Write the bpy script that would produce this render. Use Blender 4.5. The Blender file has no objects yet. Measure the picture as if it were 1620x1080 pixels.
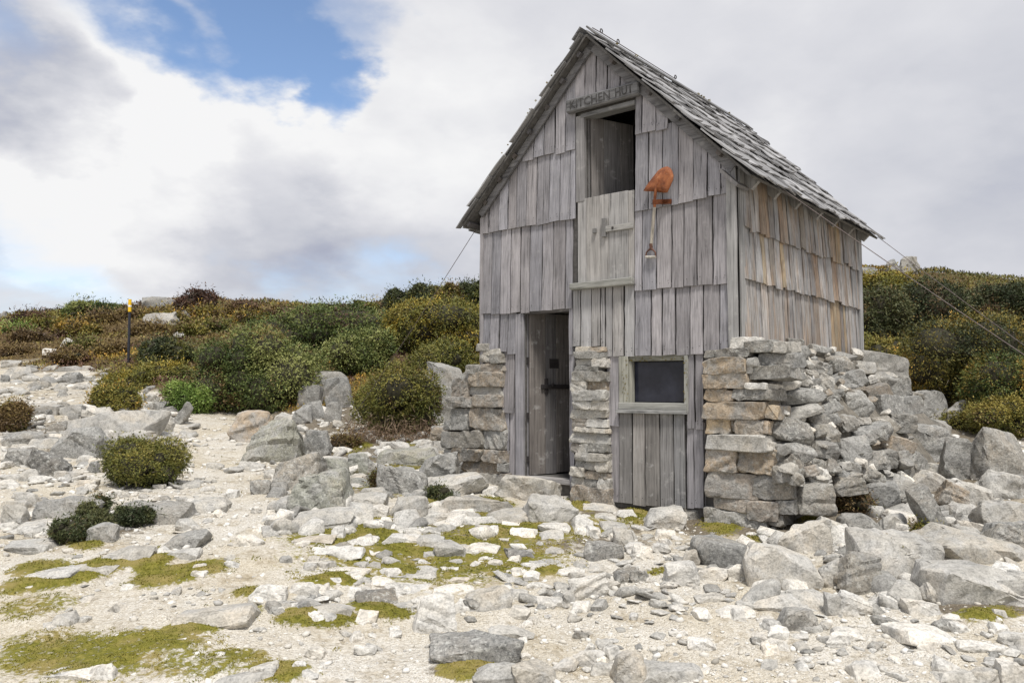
import bpy, bmesh, math, random
import numpy as np
from mathutils import Vector, Matrix, noise as mnoise

# ------------------------------------------------------------------ camera, sky, sun, exposure
scene = bpy.context.scene
COL = scene.collection
FPX = 1255.0                       # focal length in photograph pixels
PITCH = math.atan(70.0 / FPX)
CAMZ = 1.2
cam_d = bpy.data.cameras.new("camera")
cam = bpy.data.objects.new("camera", cam_d); COL.objects.link(cam)
cam_d.sensor_width = 36.0
cam_d.lens = 36.0 * FPX / 1620.0
cam_d.clip_end = 6000
cam.location = (0, 0, CAMZ)
cam.rotation_euler = (math.radians(90) + PITCH, 0, 0)
scene.camera = cam

SUN_EL, SUN_AZ = math.radians(63), math.radians(168)     # azimuth clockwise from +Y
sun_from = Vector((math.sin(SUN_AZ) * math.cos(SUN_EL), math.cos(SUN_AZ) * math.cos(SUN_EL), math.sin(SUN_EL)))
sd = bpy.data.lights.new("sun", 'SUN'); sd.energy = 2.5; sd.angle = math.radians(10); sd.color = (1.0, 0.955, 0.89)
sun = bpy.data.objects.new("sun", sd); COL.objects.link(sun)
sun.rotation_euler = (-sun_from).to_track_quat('-Z', 'Y').to_euler()
sun.location = (0, 0, 30)

scene.view_settings.view_transform = 'Standard'
scene.view_settings.look = 'None'
scene.view_settings.exposure = 0.70
scene.view_settings.gamma = 1.0
scene.view_settings.use_curve_mapping = False
scene.render.engine = 'CYCLES'
scene.cycles.use_denoising = True
scene.cycles.max_bounces = 6
scene.cycles.diffuse_bounces = 3
scene.cycles.caustics_reflective = False
scene.cycles.caustics_refractive = False

CP, SP = math.cos(PITCH), math.sin(PITCH)
def pdir(px, py):
    a = (px - 810.0) / FPX; b = (540.0 - py) / FPX
    return np.array([a, CP - b * SP, SP + b * CP])
def project(x, y, z):
    """world arrays -> photo pixels (numbers only, used to lay the moss and heath edges on the ground)"""
    zz = z - CAMZ
    f = y * CP + zz * SP
    up = -y * SP + zz * CP
    f = np.where(f < 0.05, 0.05, f)
    return 810 + FPX * x / f, 540 - FPX * up / f

class NT:
    """small node helper"""
    def __init__(s, tree): s.t = tree
    def n(s, typ, **kw):
        nd = s.t.nodes.new(typ)
        for k, v in kw.items():
            if k.startswith('i_'):
                key = k[2:]
                nd.inputs[int(key) if key.isdigit() else key].default_value = v
            else: setattr(nd, k, v)
        return nd
    def l(s, a, b): s.t.links.new(a, b)
    def math(s, op, a, b=None, clamp=False):
        nd = s.n('ShaderNodeMath', operation=op, use_clamp=clamp)
        for i, v in enumerate((a, b)):
            if v is None: continue
            if isinstance(v, (int, float)): nd.inputs[i].default_value = v
            else: s.l(v, nd.inputs[i])
        return nd.outputs[0]
    def mix(s, f, a, b, blend='MIX'):
        nd = s.n('ShaderNodeMix', data_type='RGBA', blend_type=blend)
        for sock, v in ((nd.inputs[0], f), (nd.inputs[6], a), (nd.inputs[7], b)):
            if isinstance(v, (int, float)): sock.default_value = v
            elif isinstance(v, tuple): sock.default_value = (v + (1,))[:4]
            else: s.l(v, sock)
        return nd.outputs[2]
    def ramp(s, f, stops, interp='LINEAR'):
        nd = s.n('ShaderNodeValToRGB'); cr = nd.color_ramp; cr.interpolation = interp
        while len(cr.elements) < len(stops): cr.elements.new(0.5)
        for e, (p, c) in zip(cr.elements, stops):
            e.position = p
            e.color = (c, c, c, 1) if isinstance(c, (int, float)) else (c + (1,))[:4]
        s.l(f, nd.inputs[0]); return nd.outputs[0]
    def noise(s, vec, scale, detail=4, rough=0.55, dist=0.0, out=0):
        nd = s.n('ShaderNodeTexNoise'); nd.inputs['Scale'].default_value = scale
        nd.inputs['Detail'].default_value = detail; nd.inputs['Roughness'].default_value = rough
        nd.inputs['Distortion'].default_value = dist
        if vec is not None: s.l(vec, nd.inputs['Vector'])
        return nd.outputs[out]
    def mrange(s, v, a, b, c=0.0, d=1.0, smooth=False):
        nd = s.n('ShaderNodeMapRange')
        if smooth: nd.interpolation_type = 'SMOOTHSTEP'
        s.l(v, nd.inputs[0])
        for i, k in enumerate((a, b, c, d)): nd.inputs[i + 1].default_value = k
        return nd.outputs[0]

# ---- world: Nishita sky behind broken cloud
world = bpy.data.worlds.new("World"); scene.world = world; world.use_nodes = True
wt = world.node_tree; wt.nodes.clear(); W_ = NT(wt)
sky = W_.n('ShaderNodeTexSky', sky_type='NISHITA', sun_disc=False)
sky.sun_elevation = SUN_EL; sky.sun_rotation = SUN_AZ; sky.altitude = 1200; sky.air_density = 1.0; sky.dust_density = 1.0; sky.ozone_density = 1.4
tc = W_.n('ShaderNodeTexCoord'); D = tc.outputs['Generated']
sep = W_.n('ShaderNodeSeparateXYZ'); W_.l(D, sep.inputs[0])
den = W_.math('ADD', W_.math('MAXIMUM', sep.outputs[2], 0.0), 0.42)
cmb = W_.n('ShaderNodeCombineXYZ')
W_.l(W_.math('DIVIDE', sep.outputs[0], den), cmb.inputs[0]); W_.l(W_.math('DIVIDE', sep.outputs[1], den), cmb.inputs[1])
W_.l(W_.math('MULTIPLY', sep.outputs[2], 1.2), cmb.inputs[2])
P = cmb.outputs[0]
n_big = W_.noise(P, 1.9, 7, 0.52, 0.35)
n_shade = W_.noise(P, 1.3, 5, 0.5, 0.3)
n_det = W_.noise(P, 6.0, 6, 0.6, 0.2)
def blob(px, py, rdeg, w):
    d = pdir(px, py); d = d / np.linalg.norm(d)
    v = W_.n('ShaderNodeVectorMath', operation='DOT_PRODUCT')
    nv = W_.n('ShaderNodeVectorMath', operation='NORMALIZE'); W_.l(warp, nv.inputs[0])
    W_.l(nv.outputs[0], v.inputs[0]); v.inputs[1].default_value = tuple(d)
    return W_.mrange(v.outputs['Value'], math.cos(math.radians(rdeg)), 1.0, 0.0, w, True)
# warp the direction a little with noise so that the openings in the cloud are ragged
nw = W_.n('ShaderNodeTexNoise'); nw.inputs['Scale'].default_value = 4.2; nw.inputs['Detail'].default_value = 6; nw.inputs['Roughness'].default_value = 0.55; W_.l(P, nw.inputs['Vector'])
sb = W_.n('ShaderNodeVectorMath', operation='SUBTRACT'); W_.l(nw.outputs['Color'], sb.inputs[0]); sb.inputs[1].default_value = (.5, .5, .5)
sc_ = W_.n('ShaderNodeVectorMath', operation='SCALE'); W_.l(sb.outputs[0], sc_.inputs[0]); sc_.inputs['Scale'].default_value = 0.26
ad = W_.n('ShaderNodeVectorMath', operation='ADD'); W_.l(D, ad.inputs[0]); W_.l(sc_.outputs[0], ad.inputs[1])
warp = ad.outputs[0]
dens = W_.math('ADD', n_big, 0.20)
for b in ((270, 35, 6.0, -0.30), (380, 70, 6.0, -0.36), (480, 55, 7.0, -0.34), (540, 130, 4.0, -0.36), (200, 50, 4.5, -0.26), (320, 5, 2.5, .16),
          (210, 430, 7, -0.16), (390, 405, 5, -0.14), (60, 425, 6, -.13), (560, 455, 7, -.14), (30, 60, 5, -.18),
          (250, 250, 12, 0.25), (700, 220, 12, 0.2), (1300, 250, 26, 0.35), (110, 20, 4, .2)):
    dens = W_.math('ADD', dens, blob(*b))
cmask = W_.mrange(dens, 0.26, 0.74, 0.0, 1.0, True)
shade = W_.math('ADD', W_.math('MULTIPLY', n_shade, 0.9), W_.math('MULTIPLY', n_det, 0.22))
for b in ((150, 330, 8, .16), (40, 300, 7, .22), (180, 100, 5, .12), (180, 250, 11, 0.30), (430, 230, 9, 0.26), (690, 180, 9, .16), (1000, 330, 14, .1), (55, 185, 5.5, -0.46), (20, 110, 5, -.12), (230, 355, 6, -0.17), (430, 365, 8, -0.24), (620, 365, 6, -0.12),
          (1560, 90, 14, -0.14), (780, 30, 8, -0.10), (1240, 150, 10, -.06), (1400, 60, 20, .08), (1500, 330, 9, -.10), (100, 410, 6, -.06), (1040, 60, 9, -.14), (1420, 240, 6, .1), (700, 300, 7, .1)):
    shade = W_.math('ADD', shade, blob(*b))
ccol = W_.ramp(shade, [(0.10, (0.36, 0.39, 0.51)), (0.40, (0.59, 0.605, 0.665)), (0.62, (0.74, 0.745, 0.785)), (0.86, (0.93, 0.93, 0.935))])
bg1 = W_.n('ShaderNodeBackground'); W_.l(sky.outputs[0], bg1.inputs[0]); bg1.inputs[1].default_value = 0.115
bg2 = W_.n('ShaderNodeBackground'); W_.l(ccol, bg2.inputs[0]); bg2.inputs[1].default_value = 0.61
mx = W_.n('ShaderNodeMixShader'); W_.l(cmask, mx.inputs[0]); W_.l(bg1.outputs[0], mx.inputs[1]); W_.l(bg2.outputs[0], mx.inputs[2])
wo = W_.n('ShaderNodeOutputWorld'); W_.l(mx.outputs[0], wo.inputs[0])

# ------------------------------------------------------------------ numeric noise
def _hash(ix, iy, iz):
    h = (ix * 374761393 + iy * 668265263 + iz * 2147483647) & 0xFFFFFFFF
    h = ((h ^ (h >> 13)) * 1274126177) & 0xFFFFFFFF
    h = h ^ (h >> 16)
    return (h & 0xFFFF) / 65535.0
def vnoise(x, y, z=None):
    x = np.asarray(x, float); y = np.asarray(y, float)
    z = np.zeros_like(x) if z is None else np.asarray(z, float)
    xi = np.floor(x).astype(np.int64); yi = np.floor(y).astype(np.int64); zi = np.floor(z).astype(np.int64)
    fx, fy, fz = x - xi, y - yi, z - zi
    fx = fx * fx * (3 - 2 * fx); fy = fy * fy * (3 - 2 * fy); fz = fz * fz * (3 - 2 * fz)
    r = 0
    for dx in (0, 1):
        wx = fx if dx else 1 - fx
        for dy in (0, 1):
            wy = fy if dy else 1 - fy
            for dz in (0, 1):
                wz = fz if dz else 1 - fz
                r = r + wx * wy * wz * _hash(xi + dx, yi + dy, zi + dz)
    return r * 2 - 1
def fbm(x, y, z=None, oct=4, gain=0.5):
    a, s, t = 1.0, 0.0, 0.0
    zz = np.zeros_like(np.asarray(x, float)) if z is None else z
    for i in range(oct):
        s = s + a * vnoise(x * 2 ** i + 17.3 * i, y * 2 ** i - 9.1 * i, zz * 2 ** i + 5.7 * i); t += a; a *= gain
    return s / t

# ------------------------------------------------------------------ the hut's frame (from the vanishing points of its walls)
def hdir(px, py):
    d = pdir(px, py); return d[:2]
vu = -hdir(-700, 610); vv = hdir(1857, 610)
U = vu / np.linalg.norm(vu)
V = np.array([-U[1], U[0]])
HW = 3.1
rl = hdir(764, 430); rr = hdir(1167, 400); rb = hdir(1358.5, 470)
# a*rl + HW*U = b*rr
A_ = np.array([[rl[0], -rr[0]], [rl[1], -rr[1]]]); a_, b_ = np.linalg.solve(A_, -HW * U)
L0 = a_ * rl; R0 = b_ * rr
A_ = np.array([[V[0], -rb[0]], [V[1], -rb[1]]]); HD, _c = np.linalg.solve(A_, -R0)
HROT = math.atan2(U[1], U[0])
ORG = np.array([0, 0, CAMZ])
def to_local(p):
    q = np.array([p[0] - L0[0], p[1] - L0[1]])
    return np.array([q @ U, q @ V, p[2]])
def to_world(X, Y, Z):
    q = L0 + X * U + Y * V
    return np.array([q[0], q[1], Z])
def front(px, py, y0=0.0):
    """photo pixel -> (X, Z) on the hut's front wall plane"""
    d = pdir(px, py); o = to_local(ORG); dl = np.array([d[:2] @ U, d[:2] @ V, d[2]])
    t = (y0 - o[1]) / dl[1]; p = o + t * dl
    return p[0], p[2]
def side(px, py, x0=None):
    x0 = HW if x0 is None else x0
    d = pdir(px, py); o = to_local(ORG); dl = np.array([d[:2] @ U, d[:2] @ V, d[2]])
    t = (x0 - o[0]) / dl[0]; p = o + t * dl
    return p[1], p[2]

# ------------------------------------------------------------------ terrain height
ctrl = [(0,1080,4.2),(810,1080,4.3),(1620,1080,4.2),(810,960,5.4),(1300,930,5.5),(1600,935,5.3),(1600,800,7.2),(1610,710,10.2),
        (1500,650,12.6),(1400,575,16),(1620,575,16),(1620,480,25),(1400,475,27),(1425,432,32),(1620,462,34),(1540,452,34),
        (560,800,7.6),(400,850,6.6),(200,900,5.8),(0,960,5.2),(300,760,9),(300,690,13.5),(100,760,8.6),(0,700,11.5),(0,640,16),
        (0,582,24),(200,578,23),(200,640,15.5),(400,655,16),(620,690,12.5),(700,645,15),(540,645,15.5),(400,575,23),(620,530,25),
        (700,490,30),(740,465,33),(0,503,45),(100,500,45),(200,490,45),(300,476,46),(450,496,42),(570,492,38)]
CX, CY, CZ = [], [], []
for px, py, dd in ctrl:
    d = pdir(px, py); t = dd / d[1]; CX.append(d[0] * t); CY.append(dd); CZ.append(CAMZ + d[2] * t)
for X, Y, Z in ((0, -.1, .10), (.8, -.1, .07), (HW / 2, -.1, .0), (HW, -.1, -.03), (HW + .7, 0, -.02), (HW + 1.4, 1.5, .1), (HW + 1.6, 3.6, .45), (0, HD, .5), (HW, HD, .45), (-.5, 0.2, .12), (HW / 2, HD / 2, .1)):
    p = to_world(X, Y, Z); CX.append(p[0]); CY.append(p[1]); CZ.append(Z)
for x, y, z in ((-4, 1, -.6), (0, 1.5, -.65), (4, 1, -.6), (-9, 3, -.3), (9, 3, -.2), (-16, 8, .3), (16, 8, .5), (24, 20, 2.6), (-26, 20, 1.6), (-40, 60, 4.2), (0, 60, 4.5), (45, 60, 5), (-45, 40, 3.6), (40, 36, 4.6), (0, -10, -1.5)):
    CX.append(x); CY.append(y); CZ.append(z)
CX, CY, CZ = map(np.array, (CX, CY, CZ))
def _k(r2): return r2 * np.log(r2 + 1e-9) * 0.5
n_ = len(CX)
Km = _k((CX[:, None] - CX) ** 2 + (CY[:, None] - CY) ** 2) + np.eye(n_) * 0.05
Pm = np.stack([np.ones(n_), CX, CY], 1)
TPS = np.linalg.solve(np.block([[Km, Pm], [Pm.T, np.zeros((3, 3))]]), np.concatenate([CZ, np.zeros(3)]))
VEG_PX = [-400, 0, 60, 140, 200, 285, 480, 550, 600, 690, 760, 1355, 1450, 1530, 1620, 2000]
VEG_PY = [575, 578, 590, 592, 606, 652, 655, 640, 660, 655, 640, 628, 622, 684, 690, 700]
def base_h(x, y):
    x = np.asarray(x, float); y = np.asarray(y, float)
    h = TPS[n_] + TPS[n_ + 1] * x + TPS[n_ + 2] * y
    for i in range(n_):
        h = h + TPS[i] * _k((x - CX[i]) ** 2 + (y - CY[i]) ** 2)
    r = np.sqrt(x * x + y * y)
    w = np.clip((r - 50) / 40, 0, 1); w = w * w * (3 - 2 * w)
    far = 3.0 - np.clip((r - 90) / 300, 0, 1) * 40
    yb = np.clip((-y - 3) / 12, 0, 1)
    h = h * (1 - yb) + (-1.6) * yb
    return h * (1 - w) + far * w
def local_xy(x, y):
    qx = np.asarray(x, float) - L0[0]; qy = np.asarray(y, float) - L0[1]
    return qx * U[0] + qy * U[1], qx * V[0] + qy * V[1]
def veg_mask(x, y, h):
    px, py = project(x, y, h)
    wob = 6 * fbm(x * 1.3, y * 1.3, oct=3)
    lim = np.interp(px, VEG_PX, VEG_PY)
    m = np.clip((lim - py + wob) / 8.0, 0, 1)
    m = np.where((np.asarray(y) < 8), 0, m)
    X, Y = local_xy(x, y)
    inside = (X > -.3) & (X < HW + 1.0) & (Y > -.5) & (Y < HD + .4)
    return np.where(inside, 0, m)
def height(x, y, detail=True):
    x = np.asarray(x, float); y = np.asarray(y, float)
    h = base_h(x, y)
    X, Y = local_xy(x, y)
    inside = (X > 0.05) & (X < HW - .05) & (Y > .08) & (Y < HD)
    h = np.where(inside, np.minimum(h, 0.02), h)
    if detail:
        v = veg_mask(x, y, h)
        r = np.sqrt(x * x + y * y)
        b = 0.05 * fbm(x * 1.1, y * 1.1, oct=3) + 0.022 * fbm(x * 5, y * 5, oct=3) + 0.010 * fbm(x * 17, y * 17, oct=2)
        m = 0.30 * (0.5 + fbm(x * .55 + 3, y * .55, oct=3)) + .10 * fbm(x * 2.1, y * 2.1, oct=2)
        h = h + np.where(r < 60, b * (1 - v) + m * v, 0)
    return h
def hit(px, py, tmin=2.5, tmax=75):
    """where the ray through a photo pixel meets the ground"""
    d = pdir(px, py)
    t = np.exp(np.linspace(math.log(tmin), math.log(tmax), 420))
    p = ORG[None] + t[:, None] * d[None]
    g = p[:, 2] - height(p[:, 0], p[:, 1])
    idx = np.where(g < 0)[0]
    if len(idx) == 0: return None
    i = idx[0]
    if i == 0: return p[0]
    f = g[i - 1] / (g[i - 1] - g[i])
    return p[i - 1] + f * (p[i] - p[i - 1])

# ------------------------------------------------------------------ object helpers
def props(o, label=None, cat=None, group=None, kind=None):
    if label: o['label'] = label
    if cat: o['category'] = cat
    if group: o['group'] = group
    if kind: o['kind'] = kind
    return o
def mesh_obj(name, me, mat, parent=None, color=None):
    o = bpy.data.objects.new(name, me); COL.objects.link(o)
    if mat is not None and not me.materials: me.materials.append(mat)
    if parent is not None: o.parent = parent
    if color is not None: o.color = (color[0], color[1], color[2], 1)
    return o
def empty(name, loc, rz=0.0, label=None, cat=None, group=None):
    o = bpy.data.objects.new(name, None); COL.objects.link(o)
    o.location = loc; o.rotation_euler = (0, 0, rz); o.empty_display_size = 0.2
    return props(o, label, cat, group)
def pydata(name, verts, faces):
    me = bpy.data.meshes.new(name); me.from_pydata([tuple(v) for v in verts], [], faces); me.update(); return me
def bm_mesh(name, bm):
    me = bpy.data.meshes.new(name); bm.to_mesh(me); bm.free(); return me
def np_mesh(name, verts, faces):
    """fast mesh from arrays (all faces the same size)"""
    verts = np.ascontiguousarray(verts, dtype=np.float32); faces = np.ascontiguousarray(faces, dtype=np.int32)
    me = bpy.data.meshes.new(name); k = faces.shape[1]; nf = len(faces)
    me.vertices.add(len(verts)); me.vertices.foreach_set('co', verts.ravel())
    me.loops.add(nf * k); me.loops.foreach_set('vertex_index', faces.ravel())
    me.polygons.add(nf); me.polygons.foreach_set('loop_start', np.arange(0, nf * k, k, dtype=np.int32))
    try: me.polygons.foreach_set('loop_total', np.full(nf, k, dtype=np.int32))
    except Exception: pass
    me.update(calc_edges=True); return me
def set_col(me, cols, name='Col'):
    a = me.attributes.new(name, 'FLOAT_COLOR', 'POINT')
    c = np.ones((len(me.vertices), 4), np.float32); c[:, :3] = cols
    a.data.foreach_set('color', c.ravel())
def set_float(me, vals, name):
    a = me.attributes.new(name, 'FLOAT', 'POINT'); a.data.foreach_set('value', np.asarray(vals, np.float32))
def box_bm(bm, x0, x1, y0, y1, z0, z1, jit=0, rng=random):
    vs = []
    for x in (x0, x1):
        for y in (y0, y1):
            for z in (z0, z1):
                vs.append(bm.verts.new((x + rng.uniform(-jit, jit), y + rng.uniform(-jit, jit), z + rng.uniform(-jit, jit))))
    for f in ((0, 1, 3, 2), (4, 6, 7, 5), (0, 4, 5, 1), (2, 3, 7, 6), (0, 2, 6, 4), (1, 5, 7, 3)):
        bm.faces.new([vs[i] for i in f])
    return vs
def box_part(name, x0, x1, y0, y1, z0, z1, mat, parent, color=None, bev=0.004, jit=0.0, seed=0):
    """a bevelled box whose origin is at its own centre"""
    rg = random.Random(seed + int(1000 * (x0 + z0)))
    c = ((x0 + x1) / 2, (y0 + y1) / 2, (z0 + z1) / 2)
    bm = bmesh.new(); box_bm(bm, x0 - c[0], x1 - c[0], y0 - c[1], y1 - c[1], z0 - c[2], z1 - c[2], jit, rg)
    bmesh.ops.recalc_face_normals(bm, faces=bm.faces)
    if bev: bmesh.ops.bevel(bm, geom=list(bm.edges), offset=bev, segments=1, affect='EDGES')
    o = mesh_obj(name, bm_mesh(name, bm), mat, parent, color); o.location = c
    return o
def tube_mesh(name, pts, rad, seg=6, cap=True):
    """tube along points with a radius per point"""
    pts = [Vector(p) for p in pts]; rad = rad if isinstance(rad, (list, tuple)) else [rad] * len(pts)
    vs, fs = [], []
    for i, p in enumerate(pts):
        t = (pts[min(i + 1, len(pts) - 1)] - pts[max(i - 1, 0)]).normalized()
        a = t.orthogonal().normalized() if i == 0 else (pa - t * pa.dot(t)).normalized()
        pa = a; b = t.cross(a)
        for k in range(seg):
            an = 2 * math.pi * k / seg
            vs.append(p + (a * math.cos(an) + b * math.sin(an)) * rad[i])
    for i in range(len(pts) - 1):
        for k in range(seg):
            k2 = (k + 1) % seg
            fs.append((i * seg + k, i * seg + k2, (i + 1) * seg + k2, (i + 1) * seg + k))
    if cap: fs.append(tuple(range(seg - 1, -1, -1))); fs.append(tuple(range((len(pts) - 1) * seg, len(pts) * seg)))
    return pydata(name, vs, fs)

# ------------------------------------------------------------------ materials
def material(name):
    m = bpy.data.materials.new(name); m.use_nodes = True; t = m.node_tree; t.nodes.clear(); T = NT(t)
    out = T.n('ShaderNodeOutputMaterial'); b = T.n('ShaderNodeBsdfPrincipled'); T.l(b.outputs[0], out.inputs[0])
    return m, T, b
def rand_coords(T, scale=(1, 1, 1), coord='Object'):
    tc = T.n('ShaderNodeTexCoord'); oi = T.n('ShaderNodeObjectInfo')
    add = T.n('ShaderNodeVectorMath', operation='ADD')
    mul = T.n('ShaderNodeMath', operation='MULTIPLY'); T.l(oi.outputs['Random'], mul.inputs[0]); mul.inputs[1].default_value = 57.0
    T.l(tc.outputs[coord], add.inputs[0]); T.l(mul.outputs[0], add.inputs[1])
    mp = T.n('ShaderNodeVectorMath', operation='MULTIPLY'); T.l(add.outputs[0], mp.inputs[0]); mp.inputs[1].default_value = scale
    return add.outputs[0], mp.outputs[0], oi

def wood_material(name, rough=0.8, grain=(62, 62, 1.5), contrast=1.0, lichen=0.25, stain=0.0):
    m, T, b = material(name)
    plain, gv, oi = rand_coords(T, grain)
    g1 = T.noise(gv, 1.0, 6, 0.62, 0.5)
    g2 = T.noise(gv, 3.2, 4, 0.6, 0.2)
    blot = T.noise(plain, 3.5, 3, 0.5)
    blot2 = T.noise(plain, 11, 3, 0.6)
    k = T.ramp(g1, [(0.30, 0.42 / contrast), (0.44, 0.86), (0.58, 1.06), (0.75, 1.20)])
    k2 = T.ramp(g2, [(0.33, 0.72), (0.5, 1.0), (0.7, 1.1)])
    k3 = T.ramp(blot, [(0.3, 0.80), (0.55, 1.0), (0.75, 1.14)])
    c = T.mix(1.0, oi.outputs['Color'], k, 'MULTIPLY'); c = T.mix(1.0, c, k2, 'MULTIPLY'); c = T.mix(1.0, c, k3, 'MULTIPLY')
    if stain:
        sv = T.n('ShaderNodeVectorMath', operation='MULTIPLY'); T.l(plain, sv.inputs[0]); sv.inputs[1].default_value = (9, 9, 1.3)
        sn = T.noise(sv.outputs[0], 1.0, 4, 0.6, 0.3)
        c = T.mix(T.math('MULTIPLY', T.mrange(sn, 0.46, 0.66), stain), c, T.mix(1.0, c, (0.92, 0.62, 0.36), 'MULTIPLY'))
        c = T.mix(T.math('MULTIPLY', T.mrange(T.noise(sv.outputs[0], 2.1, 3, 0.6), 0.56, 0.68), stain), c, (0.09, 0.075, 0.065))
    lm = T.mrange(blot2, 0.60, 0.74, 0.0, lichen)
    c = T.mix(lm, c, (0.42, 0.415, 0.40))
    T.l(c, b.inputs['Base Color']); b.inputs['Roughness'].default_value = rough
    b.inputs['Specular IOR Level'].default_value = 0.25
    bu = T.n('ShaderNodeBump'); bu.inputs['Strength'].default_value = 0.55; bu.inputs['Distance'].default_value = 0.006
    T.l(g1, bu.inputs['Height']); T.l(bu.outputs[0], b.inputs['Normal'])
    return m
M_WOOD = wood_material('weathered_wood')
M_PALEWOOD = wood_material('lichened_wood', lichen=0.6, contrast=1.15)
M_SHINGLE = wood_material('roof_shingle_wood', grain=(40, 2.0, 40), lichen=0.35)
M_HWOOD = wood_material('weathered_beam', grain=(2.0, 30, 30), contrast=1.2, lichen=0.3)
M_YWOOD = wood_material('side_board_wood', grain=(55, 55, 1.5), contrast=1.3, lichen=0.2, stain=0.55)

def rock_material(attr=False):
    m, T, b = material('quartzite_rubble' if attr else 'quartzite')
    plain, sv, oi = rand_coords(T, (1.0, 1.0, 3.2))
    if attr:
        at = T.n('ShaderNodeAttribute', attribute_name='Col'); base_c, al = at.outputs['Color'], 0.45
    else: base_c, al = oi.outputs['Color'], oi.outputs['Alpha']
    vr = T.n('ShaderNodeVectorRotate', rotation_type='AXIS_ANGLE'); T.l(plain, vr.inputs['Vector']); vr.inputs['Axis'].default_value = (.8, .55, .2)
    T.l(T.math('MULTIPLY', oi.outputs['Random'], 6.28), vr.inputs['Angle'])
    svm = T.n('ShaderNodeVectorMath', operation='MULTIPLY'); T.l(vr.outputs[0], svm.inputs[0]); svm.inputs[1].default_value = (1, 1, 3.2); sv = svm.outputs[0]
    n1 = T.noise(plain, 2.6, 5, 0.6)
    n2 = T.noise(plain, 15, 5, 0.65)
    n3 = T.noise(plain, 70, 3, 0.6)
    st = T.noise(sv, 5.5, 5, 0.62, 0.9)
    c = T.mix(1.0, base_c, T.ramp(n1, [(0.3, 0.76), (0.5, 0.98), (0.72, 1.14)]), 'MULTIPLY')
    c = T.mix(1.0, c, T.ramp(n2, [(0.30, 0.62), (0.48, 0.98), (0.70, 1.12)]), 'MULTIPLY')
    c = T.mix(1.0, c, T.ramp(st, [(0.32, 0.82), (0.40, 0.98), (0.62, 1.04)]), 'MULTIPLY')
    lum = T.n('ShaderNodeRGBToBW'); T.l(c, lum.inputs[0])
    c = T.mix(T.math('MULTIPLY', T.mrange(T.noise(plain, 5.5, 4, 0.6), 0.46, 0.60), 0.75), c, T.mix(1.0, lum.outputs[0], (1.0, 0.985, 0.94), 'MULTIPLY'))
    c = T.mix(1.0, c, T.ramp(n3, [(0.34, 0.74), (0.5, 1.0), (0.66, 1.16)]), 'MULTIPLY')
    # rust and honey stain on some faces, pale grey lichen spots on the weathered ones
    stain = T.math('MULTIPLY', T.mrange(n1, 0.52, 0.68), 0.35)
    c = T.mix(stain, c, T.mix(1.0, c, (1.0, 0.86, 0.68), 'MULTIPLY'))
    spots = T.noise(plain, 48, 5, 0.75)
    c = T.mix(T.math('MULTIPLY', T.mrange(spots, 0.53, 0.60), T.math('MULTIPLY', al, 0.80)), c, (0.10, 0.105, 0.10))
    sp2 = T.noise(plain, 27, 5, 0.75)
    c = T.mix(T.math('MULTIPLY', T.mrange(sp2, 0.54, 0.61), T.math('MULTIPLY', al, 0.65)), c, (0.52, 0.52, 0.485))
    T.l(c, b.inputs['Base Color']); b.inputs['Roughness'].default_value = 0.9; b.inputs['Specular IOR Level'].default_value = 0.2
    hgt = T.math('ADD', T.math('MULTIPLY', n2, 0.6), T.math('ADD', T.math('MULTIPLY', n3, 0.25), T.math('MULTIPLY', st, 0.6)))
    bu = T.n('ShaderNodeBump'); bu.inputs['Strength'].default_value = 0.9; bu.inputs['Distance'].default_value = 0.016
    T.l(hgt, bu.inputs['Height']); T.l(bu.outputs[0], b.inputs['Normal'])
    return m
M_RUBBLE = rock_material(True)
M_ROCK = rock_material()

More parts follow.
